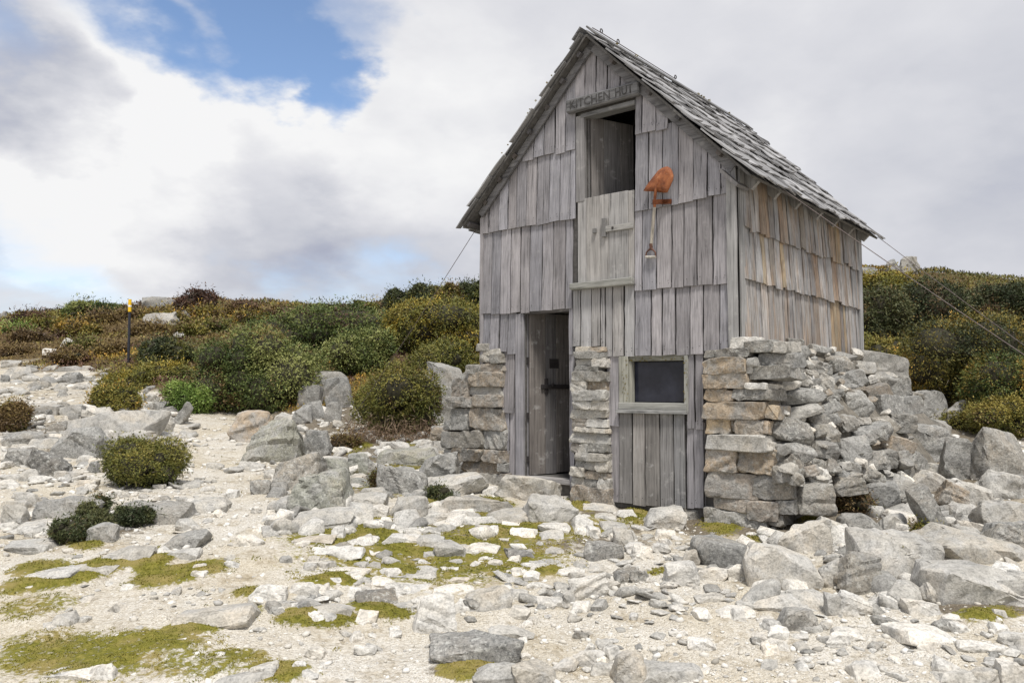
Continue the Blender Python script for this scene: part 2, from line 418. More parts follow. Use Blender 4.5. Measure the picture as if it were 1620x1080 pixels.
def ground_material():
    m, T, b = material('quartz_gravel_ground')
    tc = T.n('ShaderNodeTexCoord'); P = tc.outputs['Object']
    at = T.n('ShaderNodeAttribute', attribute_name='moss'); av = T.n('ShaderNodeAttribute', attribute_name='veg')
    vo = T.n('ShaderNodeTexVoronoi'); vo.inputs['Scale'].default_value = 42; T.l(P, vo.inputs['Vector'])
    vo2 = T.n('ShaderNodeTexVoronoi'); vo2.inputs['Scale'].default_value = 105; T.l(P, vo2.inputs['Vector'])
    sp = T.n('ShaderNodeSeparateXYZ'); T.l(vo.outputs['Color'], sp.inputs[0])
    sp2 = T.n('ShaderNodeSeparateXYZ'); T.l(vo2.outputs['Color'], sp2.inputs[0])
    big = T.noise(P, 0.9, 4, 0.55); mid = T.noise(P, 4.5, 5, 0.6); fine = T.noise(P, 60, 3, 0.6)
    c = T.ramp(sp.outputs[0], [(0.0, (0.44, 0.41, 0.355)), (0.3, (0.565, 0.535, 0.48)), (0.7, (0.64, 0.62, 0.575)), (1.0, (0.72, 0.71, 0.68))])
    c2 = T.ramp(sp2.outputs[1], [(0.0, (0.43, 0.395, 0.335)), (0.4, (0.58, 0.55, 0.49)), (1.0, (0.68, 0.665, 0.625))])
    c = T.mix(T.mrange(mid, 0.42, 0.56), c, c2)
    c = T.mix(1.0, c, T.ramp(mid, [(0.30, (0.74, 0.69, 0.60)), (0.5, (0.97, 0.96, 0.94)), (0.7, 1.04)]), 'MULTIPLY')
    c = T.mix(T.mrange(big, 0.38, 0.58), T.mix(1.0, c, (0.90, 0.86, 0.775), 'MULTIPLY'), c)
    aso = T.n('ShaderNodeAttribute', attribute_name='soil'); sn_ = T.noise(P, 11, 5, 0.65)
    sc_l = T.ramp(T.noise(P, 40, 3, 0.6), [(0.3, (0.075, 0.06, 0.042)), (0.6, (0.17, 0.14, 0.10)), (0.75, (0.33, 0.30, 0.25))])
    sm_ = T.math('ADD', aso.outputs['Fac'], T.math('MULTIPLY', T.math('SUBTRACT', sn_, 0.5), 1.3))
    c = T.mix(T.math('MULTIPLY', T.mrange(sm_, 0.40, 0.66), 0.9), c, sc_l)
    # moss
    mn = T.noise(P, 26, 4, 0.65); mn2 = T.noise(P, 5, 3, 0.5)
    mc = T.ramp(mn, [(0.3, (0.085, 0.082, 0.016)), (0.5, (0.165, 0.158, 0.026)), (0.7, (0.27, 0.235, 0.06))])
    mc = T.mix(T.mrange(mn2, 0.45, 0.65), mc, (0.27, 0.22, 0.08))
    mm = T.math('ADD', at.outputs['Fac'], T.math('MULTIPLY', T.math('SUBTRACT', mn, 0.5), 1.1))
    c = T.mix(T.mrange(mm, 0.36, 0.54), c, mc)
    hc = T.ramp(mid, [(0.3, (0.06, 0.042, 0.02)), (0.6, (0.14, 0.10, 0.045))])
    c = T.mix(T.mrange(av.outputs['Fac'], 0.35, 0.65), c, hc)
    T.l(c, b.inputs['Base Color']); b.inputs['Roughness'].default_value = 0.95; b.inputs['Specular IOR Level'].default_value = 0.15
    hg = T.math('ADD', T.math('MULTIPLY', vo.outputs['Distance'], -0.9), T.math('ADD', T.math('MULTIPLY', vo2.outputs['Distance'], -0.6), T.math('MULTIPLY', mid, 1.2)))
    bu = T.n('ShaderNodeBump'); bu.inputs['Strength'].default_value = 0.75; bu.inputs['Distance'].default_value = 0.02
    T.l(hg, bu.inputs['Height']); T.l(bu.outputs[0], b.inputs['Normal'])
    return m
M_GROUND = ground_material()

def attr_material(name, rough=0.85, trans=0.0, spec=0.2):
    m, T, b = material(name)
    a = T.n('ShaderNodeAttribute', attribute_name='Col')
    T.l(a.outputs['Color'], b.inputs['Base Color']); b.inputs['Roughness'].default_value = rough
    b.inputs['Specular IOR Level'].default_value = spec
    return m
M_LEAF = attr_material('foliage', 0.6, spec=0.3)
M_PEBBLE = attr_material('pebbles', 0.9)
def flat_material(name, col, rough=0.8, metal=0.0, spec=0.3, var=0.25, scale=20):
    m, T, b = material(name)
    plain, _, oi = rand_coords(T)
    n = T.noise(plain, scale, 5, 0.6)
    c = T.mix(1.0, tuple(col), T.ramp(n, [(0.3, 1 - var), (0.7, 1 + var)]), 'MULTIPLY')
    T.l(c, b.inputs['Base Color']); b.inputs['Roughness'].default_value = rough; b.inputs['Metallic'].default_value = metal
    b.inputs['Specular IOR Level'].default_value = spec
    bu = T.n('ShaderNodeBump'); bu.inputs['Strength'].default_value = 0.3; bu.inputs['Distance'].default_value = 0.003
    T.l(n, bu.inputs['Height']); T.l(bu.outputs[0], b.inputs['Normal'])
    return m
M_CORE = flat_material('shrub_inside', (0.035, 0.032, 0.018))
M_BARK = flat_material('heath_bark', (0.16, 0.115, 0.08))
M_DARK = flat_material('shaded_lining', (0.11, 0.105, 0.10), var=.35)  # dark colour stands in for shade indoors and in the board gaps
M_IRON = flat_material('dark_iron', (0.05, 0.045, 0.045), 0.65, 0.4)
M_WIRE = flat_material('rusty_wire', (0.13, 0.105, 0.10), 0.6, 0.2)
M_WALL_CORE = flat_material('wall_core_dark', (0.17, 0.155, 0.13), var=.4)  # wall fill tinted dark so gaps between stones look shaded
M_YELLOW = flat_material('marker_yellow', (0.80, 0.50, 0.02), 0.5, var=.08)
M_WHITE = flat_material('marker_white', (0.78, 0.78, 0.74), 0.5, var=.05)
M_POLE = flat_material('marker_pole_dark', (0.028, 0.03, 0.04), 0.6)
def rust_material():
    m, T, b = material('rusty_steel')
    plain, _, oi = rand_coords(T)
    n = T.noise(plain, 16, 6, 0.65); n2 = T.noise(plain, 120, 3, 0.6)
    c = T.ramp(n, [(0.28, (0.10, 0.028, 0.012)), (0.48, (0.235, 0.072, 0.024)), (0.62, (0.33, 0.115, 0.04)), (0.8, (0.44, 0.22, 0.11))])
    c = T.mix(T.math('MULTIPLY', T.mrange(n2, .6, .7), .35), c, (0.62, 0.42, 0.30))
    T.l(c, b.inputs['Base Color']); b.inputs['Roughness'].default_value = 0.75; b.inputs['Metallic'].default_value = 0.1
    bu = T.n('ShaderNodeBump'); bu.inputs['Strength'].default_value = 0.4; bu.inputs['Distance'].default_value = 0.003
    T.l(n2, bu.inputs['Height']); T.l(bu.outputs[0], b.inputs['Normal'])
    return m
M_RUST = rust_material()
def glass_material():
    m, T, b = material('dusty_window_glass')
    plain, _, oi = rand_coords(T)
    n = T.noise(plain, 5, 4, 0.6)
    T.l(T.ramp(n, [(0.3, (0.010, 0.012, 0.022)), (0.7, (0.035, 0.038, 0.055))]), b.inputs['Base Color'])
    T.l(T.ramp(n, [(0.3, 0.05), (0.7, 0.18)]), b.inputs['Roughness']); b.inputs['Specular IOR Level'].default_value = 0.3
    return m
M_GLASS = glass_material()

# ------------------------------------------------------------------ ground sheet
MOSS = [(110,912,125,17,-13,1),(239,893,32,15,-30,1),(283,908,80,15,-12,1),(126,862,28,9,0,1),(120,1042,170,48,0,.62),(300,1055,120,30,0,.5),(330,990,88,14,-14,1),
        (505,980,62,16,0,1),(526,832,42,11,0,.9),(649,872,48,15,0,1),(547,880,42,9,0,.9),(535,918,62,11,0,.9),(605,968,48,12,8,1),(755,820,34,10,0,.9),
        (922,795,16,18,0,1),(815,880,26,15,0,.9),(870,902,26,10,0,.8),(735,1062,48,18,0,1),(440,1062,54,18,0,.85),(690,795,28,11,0,.9),(690,880,250,56,0,.60),(560,850,120,26,0,.7),(820,840,120,22,0,.66),(60,960,90,20,-10,.5),(60,900,60,14,-10,.7),(380,1040,60,16,0,.6),(240,1020,120,24,0,.62),(1380,860,40,10,0,.5),(1280,820,30,10,0,.6),
        (1147,832,36,14,0,.9),(1215,850,28,9,0,.8),(1560,972,62,13,0,.75),(1010,815,20,15,0,.9),(545,706,40,9,0,.9),(620,760,90,30,0,.62),(960,830,60,20,0,.5),
        (640,700,40,10,0,.6),(1050,905,30,8,0,.6),(390,940,26,9,-10,.8),(430,830,20,8,0,.5),(1340,860,20,10,0,.6),(590,820,50,14,0,.6),(780,800,40,12,0,.6)]
def moss_mask(x, y, h):
    px, py = project(x, y, h)
    m = np.zeros_like(px)
    wx = px + 14 * fbm(x * 4, y * 4, oct=3); wy = py + 7 * fbm(x * 4 + 9, y * 4, oct=3)
    for cx, cy, rx, ry, rot, w in MOSS:
        c, s = math.cos(math.radians(rot)), math.sin(math.radians(rot))
        dx, dy = wx - cx, wy - cy
        a = (dx * c + dy * s) / rx; b = (-dx * s + dy * c) / ry
        m = np.maximum(m, w * np.clip(1.55 - np.sqrt(a * a + b * b) * 1.05, 0, 1))
    return np.where(y < 2.0, 0, m)
SOIL = [(1400,790,240,85,0,.95),(1240,835,90,26,0,.9),(600,742,165,46,0,.9),(500,650,90,42,0,.9),(120,690,150,40,0,.62),(800,850,330,36,0,.60),(1130,830,110,18,0,.85),(1560,965,90,15,0,.95),(110,830,140,34,0,.7),(630,695,95,22,0,.85),(1500,680,140,50,0,.95),(60,620,150,28,0,.45),(1300,920,160,16,0,.6),(740,1060,60,14,0,.8),(1000,810,120,12,0,.9)]  # brown humus between rocks, its dark colour also deepens the shaded gaps
def soil_mask(x, y, h):
    px, py = project(x, y, h); m = np.zeros_like(px)
    wx = px + 20 * fbm(x * 3 + 5, y * 3, oct=3); wy = py + 9 * fbm(x * 3, y * 3 + 7, oct=3)
    for cx, cy, rx_, ry_, rot, w in SOIL:
        m = np.maximum(m, w * np.clip(1.6 - np.sqrt(((wx - cx) / rx_) ** 2 + ((wy - cy) / ry_) ** 2) * 1.1, 0, 1))
    return np.where(y < 2.0, 0, m)
def spaced(lo, hi, step, out, n):
    core = np.arange(lo, hi + 1e-6, step)
    g = np.cumsum(step * 1.0 * np.exp(np.linspace(0, math.log(out / step / 6), n)))
    g = g / g[-1] * out
    return np.concatenate([(lo - g)[::-1], core, hi + g])
gx = spaced(-6.6, 6.6, 0.034, 1500, 62)
gy = np.concatenate([spaced(3.4, 13.6, 0.034, 1500, 62)])
GX, GY = np.meshgrid(gx, gy)
fx, fy = GX.ravel(), GY.ravel()
fz = height(fx, fy)
near = (np.abs(fx) < 20) & (fy > 2) & (fy < 30)
mo = np.zeros_like(fx); mo[near] = moss_mask(fx[near], fy[near], fz[near])
ve = veg_mask(fx, fy, fz)
so = np.zeros_like(fx); so[near] = soil_mask(fx[near], fy[near], fz[near])
mo = mo * (1 - ve)
fz = fz + 0.034 * np.clip(mo, 0, 1)
nx, ny = len(gx), len(gy)
ii = (np.arange(ny - 1)[:, None] * nx + np.arange(nx - 1)[None]).ravel()
gm = np_mesh('ground', np.stack([fx, fy, fz], 1), np.stack([ii, ii + 1, ii + nx + 1, ii + nx], 1))
set_float(gm, so, 'soil'); set_float(gm, mo, 'moss'); set_float(gm, ve, 'veg')
gm.polygons.foreach_set('use_smooth', np.ones(len(gm.polygons), bool))
props(mesh_obj('ground', gm, M_GROUND), kind='structure')

# ------------------------------------------------------------------ rocks
def rock_mesh(name, seed, dims, style='block', detail=2, lean=0.0):
    rg = random.Random(seed)
    dx, dy, dz = dims
    pts = []
    if style == 'round':
        for i in range(26):
            v = Vector((rg.gauss(0, 1), rg.gauss(0, 1), rg.gauss(0, 1))).normalized()
            e = 0.55
            v = Vector([math.copysign(abs(c) ** e, c) for c in v])
            v *= 0.5 / max(abs(v.x), abs(v.y), abs(v.z)) * rg.uniform(.84, 1)
            pts.append(v)
    else:
        wl = style == 'wall'
        top = rg.uniform(.9, 1.0) if wl else rg.uniform(.66, .95)
        sx, sy = (0, 0) if wl else (rg.uniform(-.14, .14), rg.uniform(-.14, .14))
        for a in (-.5, .5):
            for b in (-.5, .5):
                for c in (-.5, .5):
                    k = top if c > 0 else 1.0
                    ir = .92 if wl else (.60 if c > 0 else .74)
                    p = Vector((a * k * rg.uniform(ir, 1) + (sx if c > 0 else 0), b * k * rg.uniform(ir, 1) + (sy if c > 0 else 0), c))
                    p.z += (rg.uniform(-.10 if wl else -.34, .0) if c > 0 else rg.uniform(0, .1))
                    if rg.random() < .82:
                        for ax in range(3):
                            q = p.copy(); q[ax] -= math.copysign(rg.uniform(.05, .24 if wl else .46), p[ax]); pts.append(q)
                    else:
                        pts.append(p * rg.uniform(.86, 1))
        for i in range(4):
            v = Vector((rg.uniform(-.5, .5), rg.uniform(-.5, .5), rg.uniform(-.5, .5)))
            ax = rg.randrange(3); v[ax] = math.copysign(.5 * rg.uniform(.92, 1.05), v[ax]); v *= .97
            pts.append(v)
    arr = np.array(pts); lo, hi = arr.min(0), arr.max(0)
    arr = (arr - (lo + hi) / 2) / (hi - lo)
    bm = bmesh.new()
    for p in arr: bm.verts.new((p[0] * dx, p[1] * dy, p[2] * dz))
    r = bmesh.ops.convex_hull(bm, input=list(bm.verts))
    junk = [g for g in r['geom_interior'] + r['geom_unused'] if isinstance(g, bmesh.types.BMVert)]
    if junk: bmesh.ops.delete(bm, geom=list(set(junk)), context='VERTS')
    md = min(dims); ml = max(dims)
    bmesh.ops.dissolve_limit(bm, angle_limit=0.16, verts=list(bm.verts), edges=list(bm.edges))
    bmesh.ops.bevel(bm, geom=list(bm.edges), offset=md * (0.022 if style != 'round' else .10), segments=1 if style != 'round' else 2, affect='EDGES', clamp_overlap=True)
    bmesh.ops.triangulate(bm, faces=list(bm.faces))
    if detail:
        target = ml / (2.6 + 2.7 * detail)
        for it in range(4):
            es = [e for e in bm.edges if e.calc_length() > target]
            if not es: break
            bmesh.ops.subdivide_edges(bm, edges=es, cuts=1)
            bmesh.ops.triangulate(bm, faces=[f for f in bm.faces if len(f.verts) > 3])
        bm.normal_update()
        off = Vector((rg.uniform(0, 90), rg.uniform(0, 90), rg.uniform(0, 90)))
        lay = Vector((rg.gauss(0, .8), rg.gauss(0, .8), 1)).normalized()
        f1, f2 = 2.2 / ml, 6.5 / ml
        mv = []
        for v in bm.verts:
            a = mnoise.noise(v.co * f1 + off) * 0.010 + mnoise.noise(v.co * f2 + off) * 0.013 + mnoise.noise(v.co * f2 * 2.7 + off) * 0.011
            s = mnoise.noise(Vector((v.co.dot(lay) * 9 / ml, 0, 0)) + off + v.co * (.8 / ml))
            a += 0.024 * (1 if s > .12 else -1 if s < -.2 else 0)
            mv.append((v, v.normal * a * (md * .6 + ml * .4)))
        for v, d in mv: v.co += d
    if lean:                      # a bedding plane that dips: the top slopes, the foot stays level
        tz = math.tan(math.radians(lean)); mx_ = 0
        for v in bm.verts:
            f = min(max(v.co.z / dz + .5, 0), 1); v.co.z += tz * v.co.x * f; mx_ = max(mx_, v.co.z)
        k = (dz / 2) / mx_ if mx_ > 0 else 1
        for v in bm.verts:
            if v.co.z > 0: v.co.z *= k
    me = bm_mesh(name, bm)
    me.polygons.foreach_set('use_smooth', np.ones(len(me.polygons), bool))
    me.set_sharp_from_angle(angle=math.radians(24))
    me.materials.append(M_ROCK)
    return me
TONES = {'w': ((0.60, 0.58, 0.535), .05), 'p': ((0.44, 0.425, 0.39), .30), 'g': ((0.285, 0.279, 0.262), .8), 'd': ((0.225, 0.218, 0.205), 1.0),
         't': ((0.375, 0.31, 0.24), .45), 'y': ((0.44, 0.355, 0.25), .3), 'v': ((0.295, 0.298, 0.258), .7), 'l': ((0.265, 0.26, 0.247), 1.0), 'b': ((0.31, 0.27, 0.225), .7)}
TONE_WORD = {'w': 'white', 'p': 'pale', 'g': 'grey', 'd': 'dark grey', 't': 'tan', 'y': 'honey coloured', 'v': 'greenish grey', 'l': 'speckled', 'b': 'brownish'}
def tint(o, tone, rg):
    (r, g, b), a = TONES[tone]; k = rg.uniform(.88, 1.10); w = rg.uniform(-.008, .025)
    o.color = (r * k + w * .6, g * k, b * k - w * .8, min(1, a * rg.uniform(.6, 1.2)))
REG = {'R8': (0, 640, 2.454), 'R7': (400, 740, 2.613), 'R6': (1000, 780, 2.613), 'R5': (1080, 500, 3.0), 'LB': (0, 420, 3.8575), 'LC': (350, 420, 3.6),
       'M': (400, 640, 4.05), 'TR': (1400, 560, 3.6), 'L2': (0, 560, 5.4), 'D': (680, 480, 3.0), 'A': (720, 30, 3.6), 'B': (720, 310, 3.5217), 'C': (1000, 200, 3.6)}
def rx(reg, x, y):
    a, b, s = REG[reg]; return a + x / s, b + y / s
ROCKS_PLACED = []
def boulder(reg, box, tone, label, cat='boulder', group=None, roll=0, style='block', name='boulder', detail=None, yaw=None, dep=None):
    x0, y0 = rx(reg, box[0], box[1]); x1, y1 = rx(reg, box[2], box[3])
    seed = int(x0 * 7 + y0 * 131 + x1 * 17) % 99991
    rg = random.Random(seed)
    w, h = x1 - x0, y1 - y0
    p = hit((x0 + x1) / 2, y1 - .04 * h)
    if p is None: return None
    d = p[1]; m = d / FPX
    wm, hm = w * m * 1.10, h * m * 1.06
    tanv = max(0.0, (CAMZ - p[2]) / d)
    dm = (dep if dep else rg.uniform(.55, .85)) * min(wm, hm * 2.8)
    H = max(hm - dm * tanv * .85, hm * .38)
    Hf = H * 1.22                       # part of it sits in the ground
    a = math.radians(roll)
    lean = 0
    if roll and wm > 1.25 * hm: lean, a = roll, 0
    if a:
        ca, sa = abs(math.cos(a)), abs(math.sin(a))
        det = max(ca * ca - sa * sa, .25)
        w2, h2 = (wm * ca - Hf * sa) / det, (Hf * ca - wm * sa) / det
        wm2, Hf = max(w2, .55 * wm), max(h2, .35 * Hf)
    else: wm2 = wm
    if detail is None: detail = 3 if w > 45 else 2 if w > 24 else 1
    me = rock_mesh(name, seed, (wm2, dm, Hf), style, detail, lean)
    o = mesh_obj(name, me, None)
    zc = p[2] + H / 2 - (.11 * H)
    o.location = (p[0], p[1] + dm * .45, zc)
    o.rotation_euler = (rg.uniform(-.06, .06), -a, math.radians(rg.uniform(-9, 9) if yaw is None else yaw))
    tint(o, tone, rg)
    if group:
        size = 'large' if w > 75 else 'small' if w < 36 else 'middle sized'
        form = 'tilted' if roll else 'long flat' if w > 2.7 * h else 'low' if w > 1.6 * h else 'upright' if w < .9 * h else 'chunky'
        label = '%s %s %s %s' % (size, form, TONE_WORD[tone], label)
    props(o, label, cat, group)
    ROCKS_PLACED.append((p[0], p[1] + dm * .4, wm * .5, dm * .5))
    return o

G_PAVE = 'paving slabs before the hut'
L_PAVE = 'slab set in the mossy ground before the hut'
G_FORE = 'pale stones on the gravel'
L_FORE = 'stone on the open gravel before the hut'
G_TAL = 'boulders tumbled beside the stone wall'
L_TAL = 'boulder tumbled beside the dry stone wall'
G_LEFT = 'boulders along the rocky shelf by the path'
L_LEFT = 'rock on the shelf across the gravel path'
G_MID = 'boulders between the path and the hut'
L_MID = 'boulder between gravel path and hut door'
G_HILL = 'rock outcrops on the heath hill'
L_HILL = 'outcrop showing through the brown heath'
G_BUSH = 'rocks around the round bush'
L_BUSH = 'boulder at the foot of the tall shrubs'

# heap between the path and the hut
for bx, t, r, lb in (((200,410,585,690),'v',14,'large grey green block with flat cracked top leaning on another boulder'), ((115,310,420,560),'g',18,None), ((390,345,605,500),'v',-10,None),
        ((605,320,760,465),'v',0,None), ((815,375,1100,590),'g',-8,'rounded grey boulder with pale top standing in moss near the buttress'), ((1030,305,1295,510),'g',28,'long grey boulder slanting up against the door side buttress'), ((780,270,1170,400),'v',6,None),
        ((810,240,1005,305),'p',0,None), ((1105,430,1490,585),'p',8,'broad pale boulder at the foot of the small buttress'), ((870,580,1110,745),'p',-4,'pale streaked boulder sitting alone in moss before the doorstep'), ((555,570,830,690),'p',0,None), ((680,530,855,600),'p',0,None),
        ((600,470,745,535),'v',0,None), ((180,655,615,812),'p',6,'long pale boulder with dark end beside the mossy paving'), ((310,170,490,332),'g',0,None), ((-88,100,275,380),'v',14,'big lichened grey green boulder with sloping top beside the gravel path'), ((-150,50,105,245),'t',0,'brownish boulder tucked behind the big lichened one by the path'),
        ((240,190,320,285),'g',10,None), ((940,200,1050,240),'p',0,None), ((515,270,620,315),'w',0,None), ((1140,140,1250,235),'g',0,None), ((740,650,860,735),'w',0,None),
        ((0,485,95,570),'g',0,None), ((100,470,180,505),'p',0,None), ((0,362,52,415),'w',0,None), ((430,330,600,400),'p',0,None), ((1040,225,1150,275),'p',0,None), ((70,425,145,475),'p',0,None),
        ((1160,230,1225,300),'p',0,None), ((730,360,830,515),'g',0,None)):
    boulder('M', bx, t, lb or L_MID, group=None if lb else G_MID, roll=r)
boulder('M', (1475,525,1560,585), 'w', 'small bright white stone beside the doorstep', 'stone', name='stone')
boulder('M', (1215,580,1660,702), 'p', 'long worn slab lying below the doorstep', 'slab', name='step_stone', roll=-4, dep=.5)
boulder('R7', (1015,35,1262,140), 'p', 'thick pale block serving as doorstep of the hut', 'doorstep', name='step_block', roll=0, dep=.42, yaw=-30)
boulder('R7', (1140,112,1345,235), 'p', 'round pale boulder beside the doorstep before the central pier', style='block')
# stones by the shrubs
for bx, t, lb in (((490,615,690,770),'g','large round topped grey boulder among the tall shrubs'), ((590,650,735,815),'g',None), ((430,690,560,810),'g',None), ((480,775,590,880),'g',None), ((590,785,675,890),'g',None),
        ((395,800,510,905),'g',None), ((295,840,400,900),'p',None), ((1150,570,1400,910),'g','big grey rock half hidden behind the round bush by the hut'), ((630,880,690,920),'p',None), ((560,890,610,920),'w',None)):
    boulder('LC', bx, t, lb or L_BUSH, group=None if lb else G_BUSH)
# rocky shelf across the path
for bx, t, r, lb in (((410,480,1255,720),'p',15,'very long pale flat slab tilted on the rocky shelf'), ((0,55,135,120),'p',0,None), ((10,110,240,185),'p',0,None), ((230,235,390,285),'g',0,None), ((480,160,650,250),'l',0,'squarish white and black speckled rock near the low heath'),
        ((350,95,460,150),'p',10,None), ((460,105,690,170),'p',5,None), ((690,105,795,150),'p',0,None), ((75,165,280,215),'p',0,None), ((140,425,480,520),'p',0,None), ((240,475,385,555),'d',14,None), ((480,430,680,530),'p',16,None),
        ((385,575,540,680),'d',22,'small dark stone wedge on the long pale slab'), ((710,455,930,520),'p',0,None), ((440,630,820,900),'g',8,'pointed grey boulder in front of the very long pale slab'), ((0,660,330,795),'g',4,'low wide grey slab on the rocky shelf beside the brown bush'),
        ((235,725,515,810),'p',0,None), ((0,805,260,960),'g',-6,None), ((215,810,515,1055),'d',-14,'dark grey angular boulder below the low wide slab'), ((920,650,1240,800),'p',8,None), ((870,650,985,730),'w',0,None),
        ((1250,525,1455,680),'p',20,None), ((1475,440,1615,610),'g',-35,None), ((1350,450,1480,525),'g',10,None), ((1225,275,1355,335),'g',0,None), ((1225,345,1330,410),'p',0,None), ((155,985,305,1085),'p',0,None),
        ((720,905,860,1010),'p',12,None), ((645,865,830,945),'p',0,None), ((85,770,230,820),'p',0,None), ((270,515,420,575),'w',0,None), ((610,250,730,310),'p',0,None), ((450,260,560,320),'p',0,None), ((1080,440,1180,490),'p',0,None),
        ((635,480,740,530),'w',0,None), ((535,505,655,560),'g',0,None), ((1300,410,1400,480),'g',0,None), ((0,180,60,240),'g',0,None), ((0,395,170,440),'p',0,None), ((470,410,570,500),'g',0,None), ((210,95,300,145),'g',0,None), ((640,190,780,235),'p',0,None), ((1000,460,1090,510),'p',0,None), ((1140,350,1220,415),'p',0,None)):
    boulder('L2', bx, t, lb or L_LEFT, group=None if lb else G_LEFT, roll=r)
for bx, t, r, lb in (((105,350,345,465),'g',8,'broad pale grey slab above the dark creeping shrub'), ((0,385,75,480),'p',0,None), ((30,435,285,512),'p',6,None), ((405,365,695,458),'g',0,'long grey green rock behind the dark creeping shrub'), ((715,360,858,420),'p',4,None),
        ((335,458,438,540),'g',0,'small angular grey boulder beside the dark creeping shrub'), ((0,518,170,582),'p',0,None), ((390,548,575,615),'p',8,None), ((625,487,775,562),'g',12,'grey striped rock on the green moss strip'), ((675,440,770,490),'p',0,None),
        ((280,615,420,662),'p',0,None), ((75,625,250,697),'p',10,None), ((735,618,795,652),'p',0,None), ((625,660,690,686),'p',0,None), ((640,555,755,600),'p',6,None), ((970,295,1040,350),'g',0,None), ((205,255,260,295),'p',0,None), ((330,220,380,265),'g',0,None),
        ((60,340,140,395),'p',0,None), ((295,290,370,320),'p',0,None), ((870,330,920,365),'w',0,None), ((920,220,1012,258),'p',0,'small flat pale stone at the edge of the gravel path'), ((0,370,90,412),'p',0,None), ((800,225,860,250),'p',0,None)):
    boulder('R8', bx, t, lb or L_LEFT, group=None if lb else G_LEFT, roll=r)
for bx, t, r, lb in (((910,505,1012,553),'w',0,'small white stone alone on the gravel path'), ((640,755,955,882),'p',14,'pale slab with dark end tilted out of green moss'), ((165,1000,362,1078),'w',6,'white rounded stone beside another on the mossy lawn'), ((322,1003,428,1084),'w',25,'white leaning stone beside another on the mossy lawn'),
        ((790,1000,1068,1085),'p',16,'low pale slab tilted out of the mossy gravel'), ((970,695,1090,765),'w',0,None), ((1110,690,1230,742),'w',0,None), ((870,605,930,640),'w',0,None), ((455,905,560,920),'p',0,None)):
    boulder('R8', bx, t, lb or L_FORE, group=None if lb else G_FORE, roll=r)
# paving and loose stones before the hut
for bx, t in (((480,155,555,215),'w'), ((730,165,805,197),'w'), ((800,170,912,226),'w'), ((950,165,1150,240),'p'), ((1180,220,1310,272),'w'), ((1325,195,1405,270),'w'), ((1030,212,1130,250),'w'), ((945,240,1012,281),'w'),
        ((1065,250,1175,302),'w'), ((1190,260,1290,306),'p'), ((1375,143,1520,182),'p'), ((1410,183,1505,223),'w'), ((1505,172,1587,211),'w'), ((1445,222,1552,267),'p'), ((1380,240,1440,292),'w'), ((1500,250,1587,332),'p'), ((540,262,712,322),'w'),
        ((640,235,745,274),'w'), ((670,275,787,342),'p'), ((755,300,882,382),'p'), ((895,310,1017,362),'w'), ((920,360,992,392),'w'), ((1045,328,1157,388),'d'), ((975,378,1032,412),'w'), ((1390,300,1537,382),'l'), ((1145,380,1292,424),'p'),
        ((1260,405,1372,452),'w'), ((1120,425,1182,477),'w'), ((1500,415,1622,472),'d'), ((1285,500,1332,560),'p'), ((1175,530,1277,577),'w'), ((580,412,752,467),'p'), ((630,378,752,412),'p'), ((750,405,847,437),'w'),
        ((790,438,907,482),'w'), ((470,447,582,502),'w'), ((560,468,737,527),'w'), ((745,480,907,532),'w'), ((235,412,452,474),'w'), ((180,375,342,407),'w'), ((245,312,452,378),'w'), ((160,275,322,317),'p'), ((405,275,492,332),'w'),
        ((425,385,522,420),'p'), ((140,470,292,527),'w'), ((0,480,122,552),'w'), ((540,555,682,617),'p'), ((325,235,377,302),'w'), ((1060,500,1140,552),'p'), ((1390,395,1492,437),'p'), ((1050,415,1142,447),'w'), ((530,225,640,262),'w'),
        ((740,215,830,250),'w'), ((845,280,960,305),'p'), ((1215,330,1290,365),'p'), ((1290,375,1385,400),'p'), ((880,395,960,415),'p'), ((455,215,535,262),'w'), ((1330,245,1385,285),'w'), ((1545,300,1640,350),'w'), ((1150,470,1215,500),'w'),
        ((1450,460,1520,500),'p'), ((1010,285,1070,310),'w'), ((360,240,420,280),'p'), ((1040,450,1100,480),'p'), ((840,320,900,355),'p'), ((700,345,760,375),'p')):
    boulder('R7', bx, t, L_PAVE, 'slab', G_PAVE, name='flat_stone', dep=1.0)
for bx, t, r, lb in (((1315,430,1467,542),'w',12,'pale angular block with a sloping face on the gravel'), ((875,485,1062,592),'p',16,'pale slanting stone on bare gravel beyond the upright white block'), ((425,500,587,572),'d',0,'dark grey flat topped stone at the edge of the mossy paving'), ((205,555,402,625),'p',0,'pale pointed stone resting on a round moss cushion'),
        ((663,526,832,688),'w',0,'bright white upright block of quartz with grey side'), ((985,645,1155,712),'p',-8,'pale low rock half buried behind the dark speckled block'), ((745,670,1092,818),'l',2,'dark grey block speckled with lichen over a moss fringe'),
        ((915,805,1092,900),'p',0,'pale cracked rock beside the dark speckled block'), ((1085,785,1262,900),'p',-10,None), ((1310,745,1422,822),'p',0,None), ((1495,758,1640,900),'p',0,None), ((-20,795,92,867),'p',14,None), ((1400,800,1500,860),'p',0,None)):
    boulder('R7', bx, t, lb or L_FORE, group=None if lb else G_FORE, roll=r)
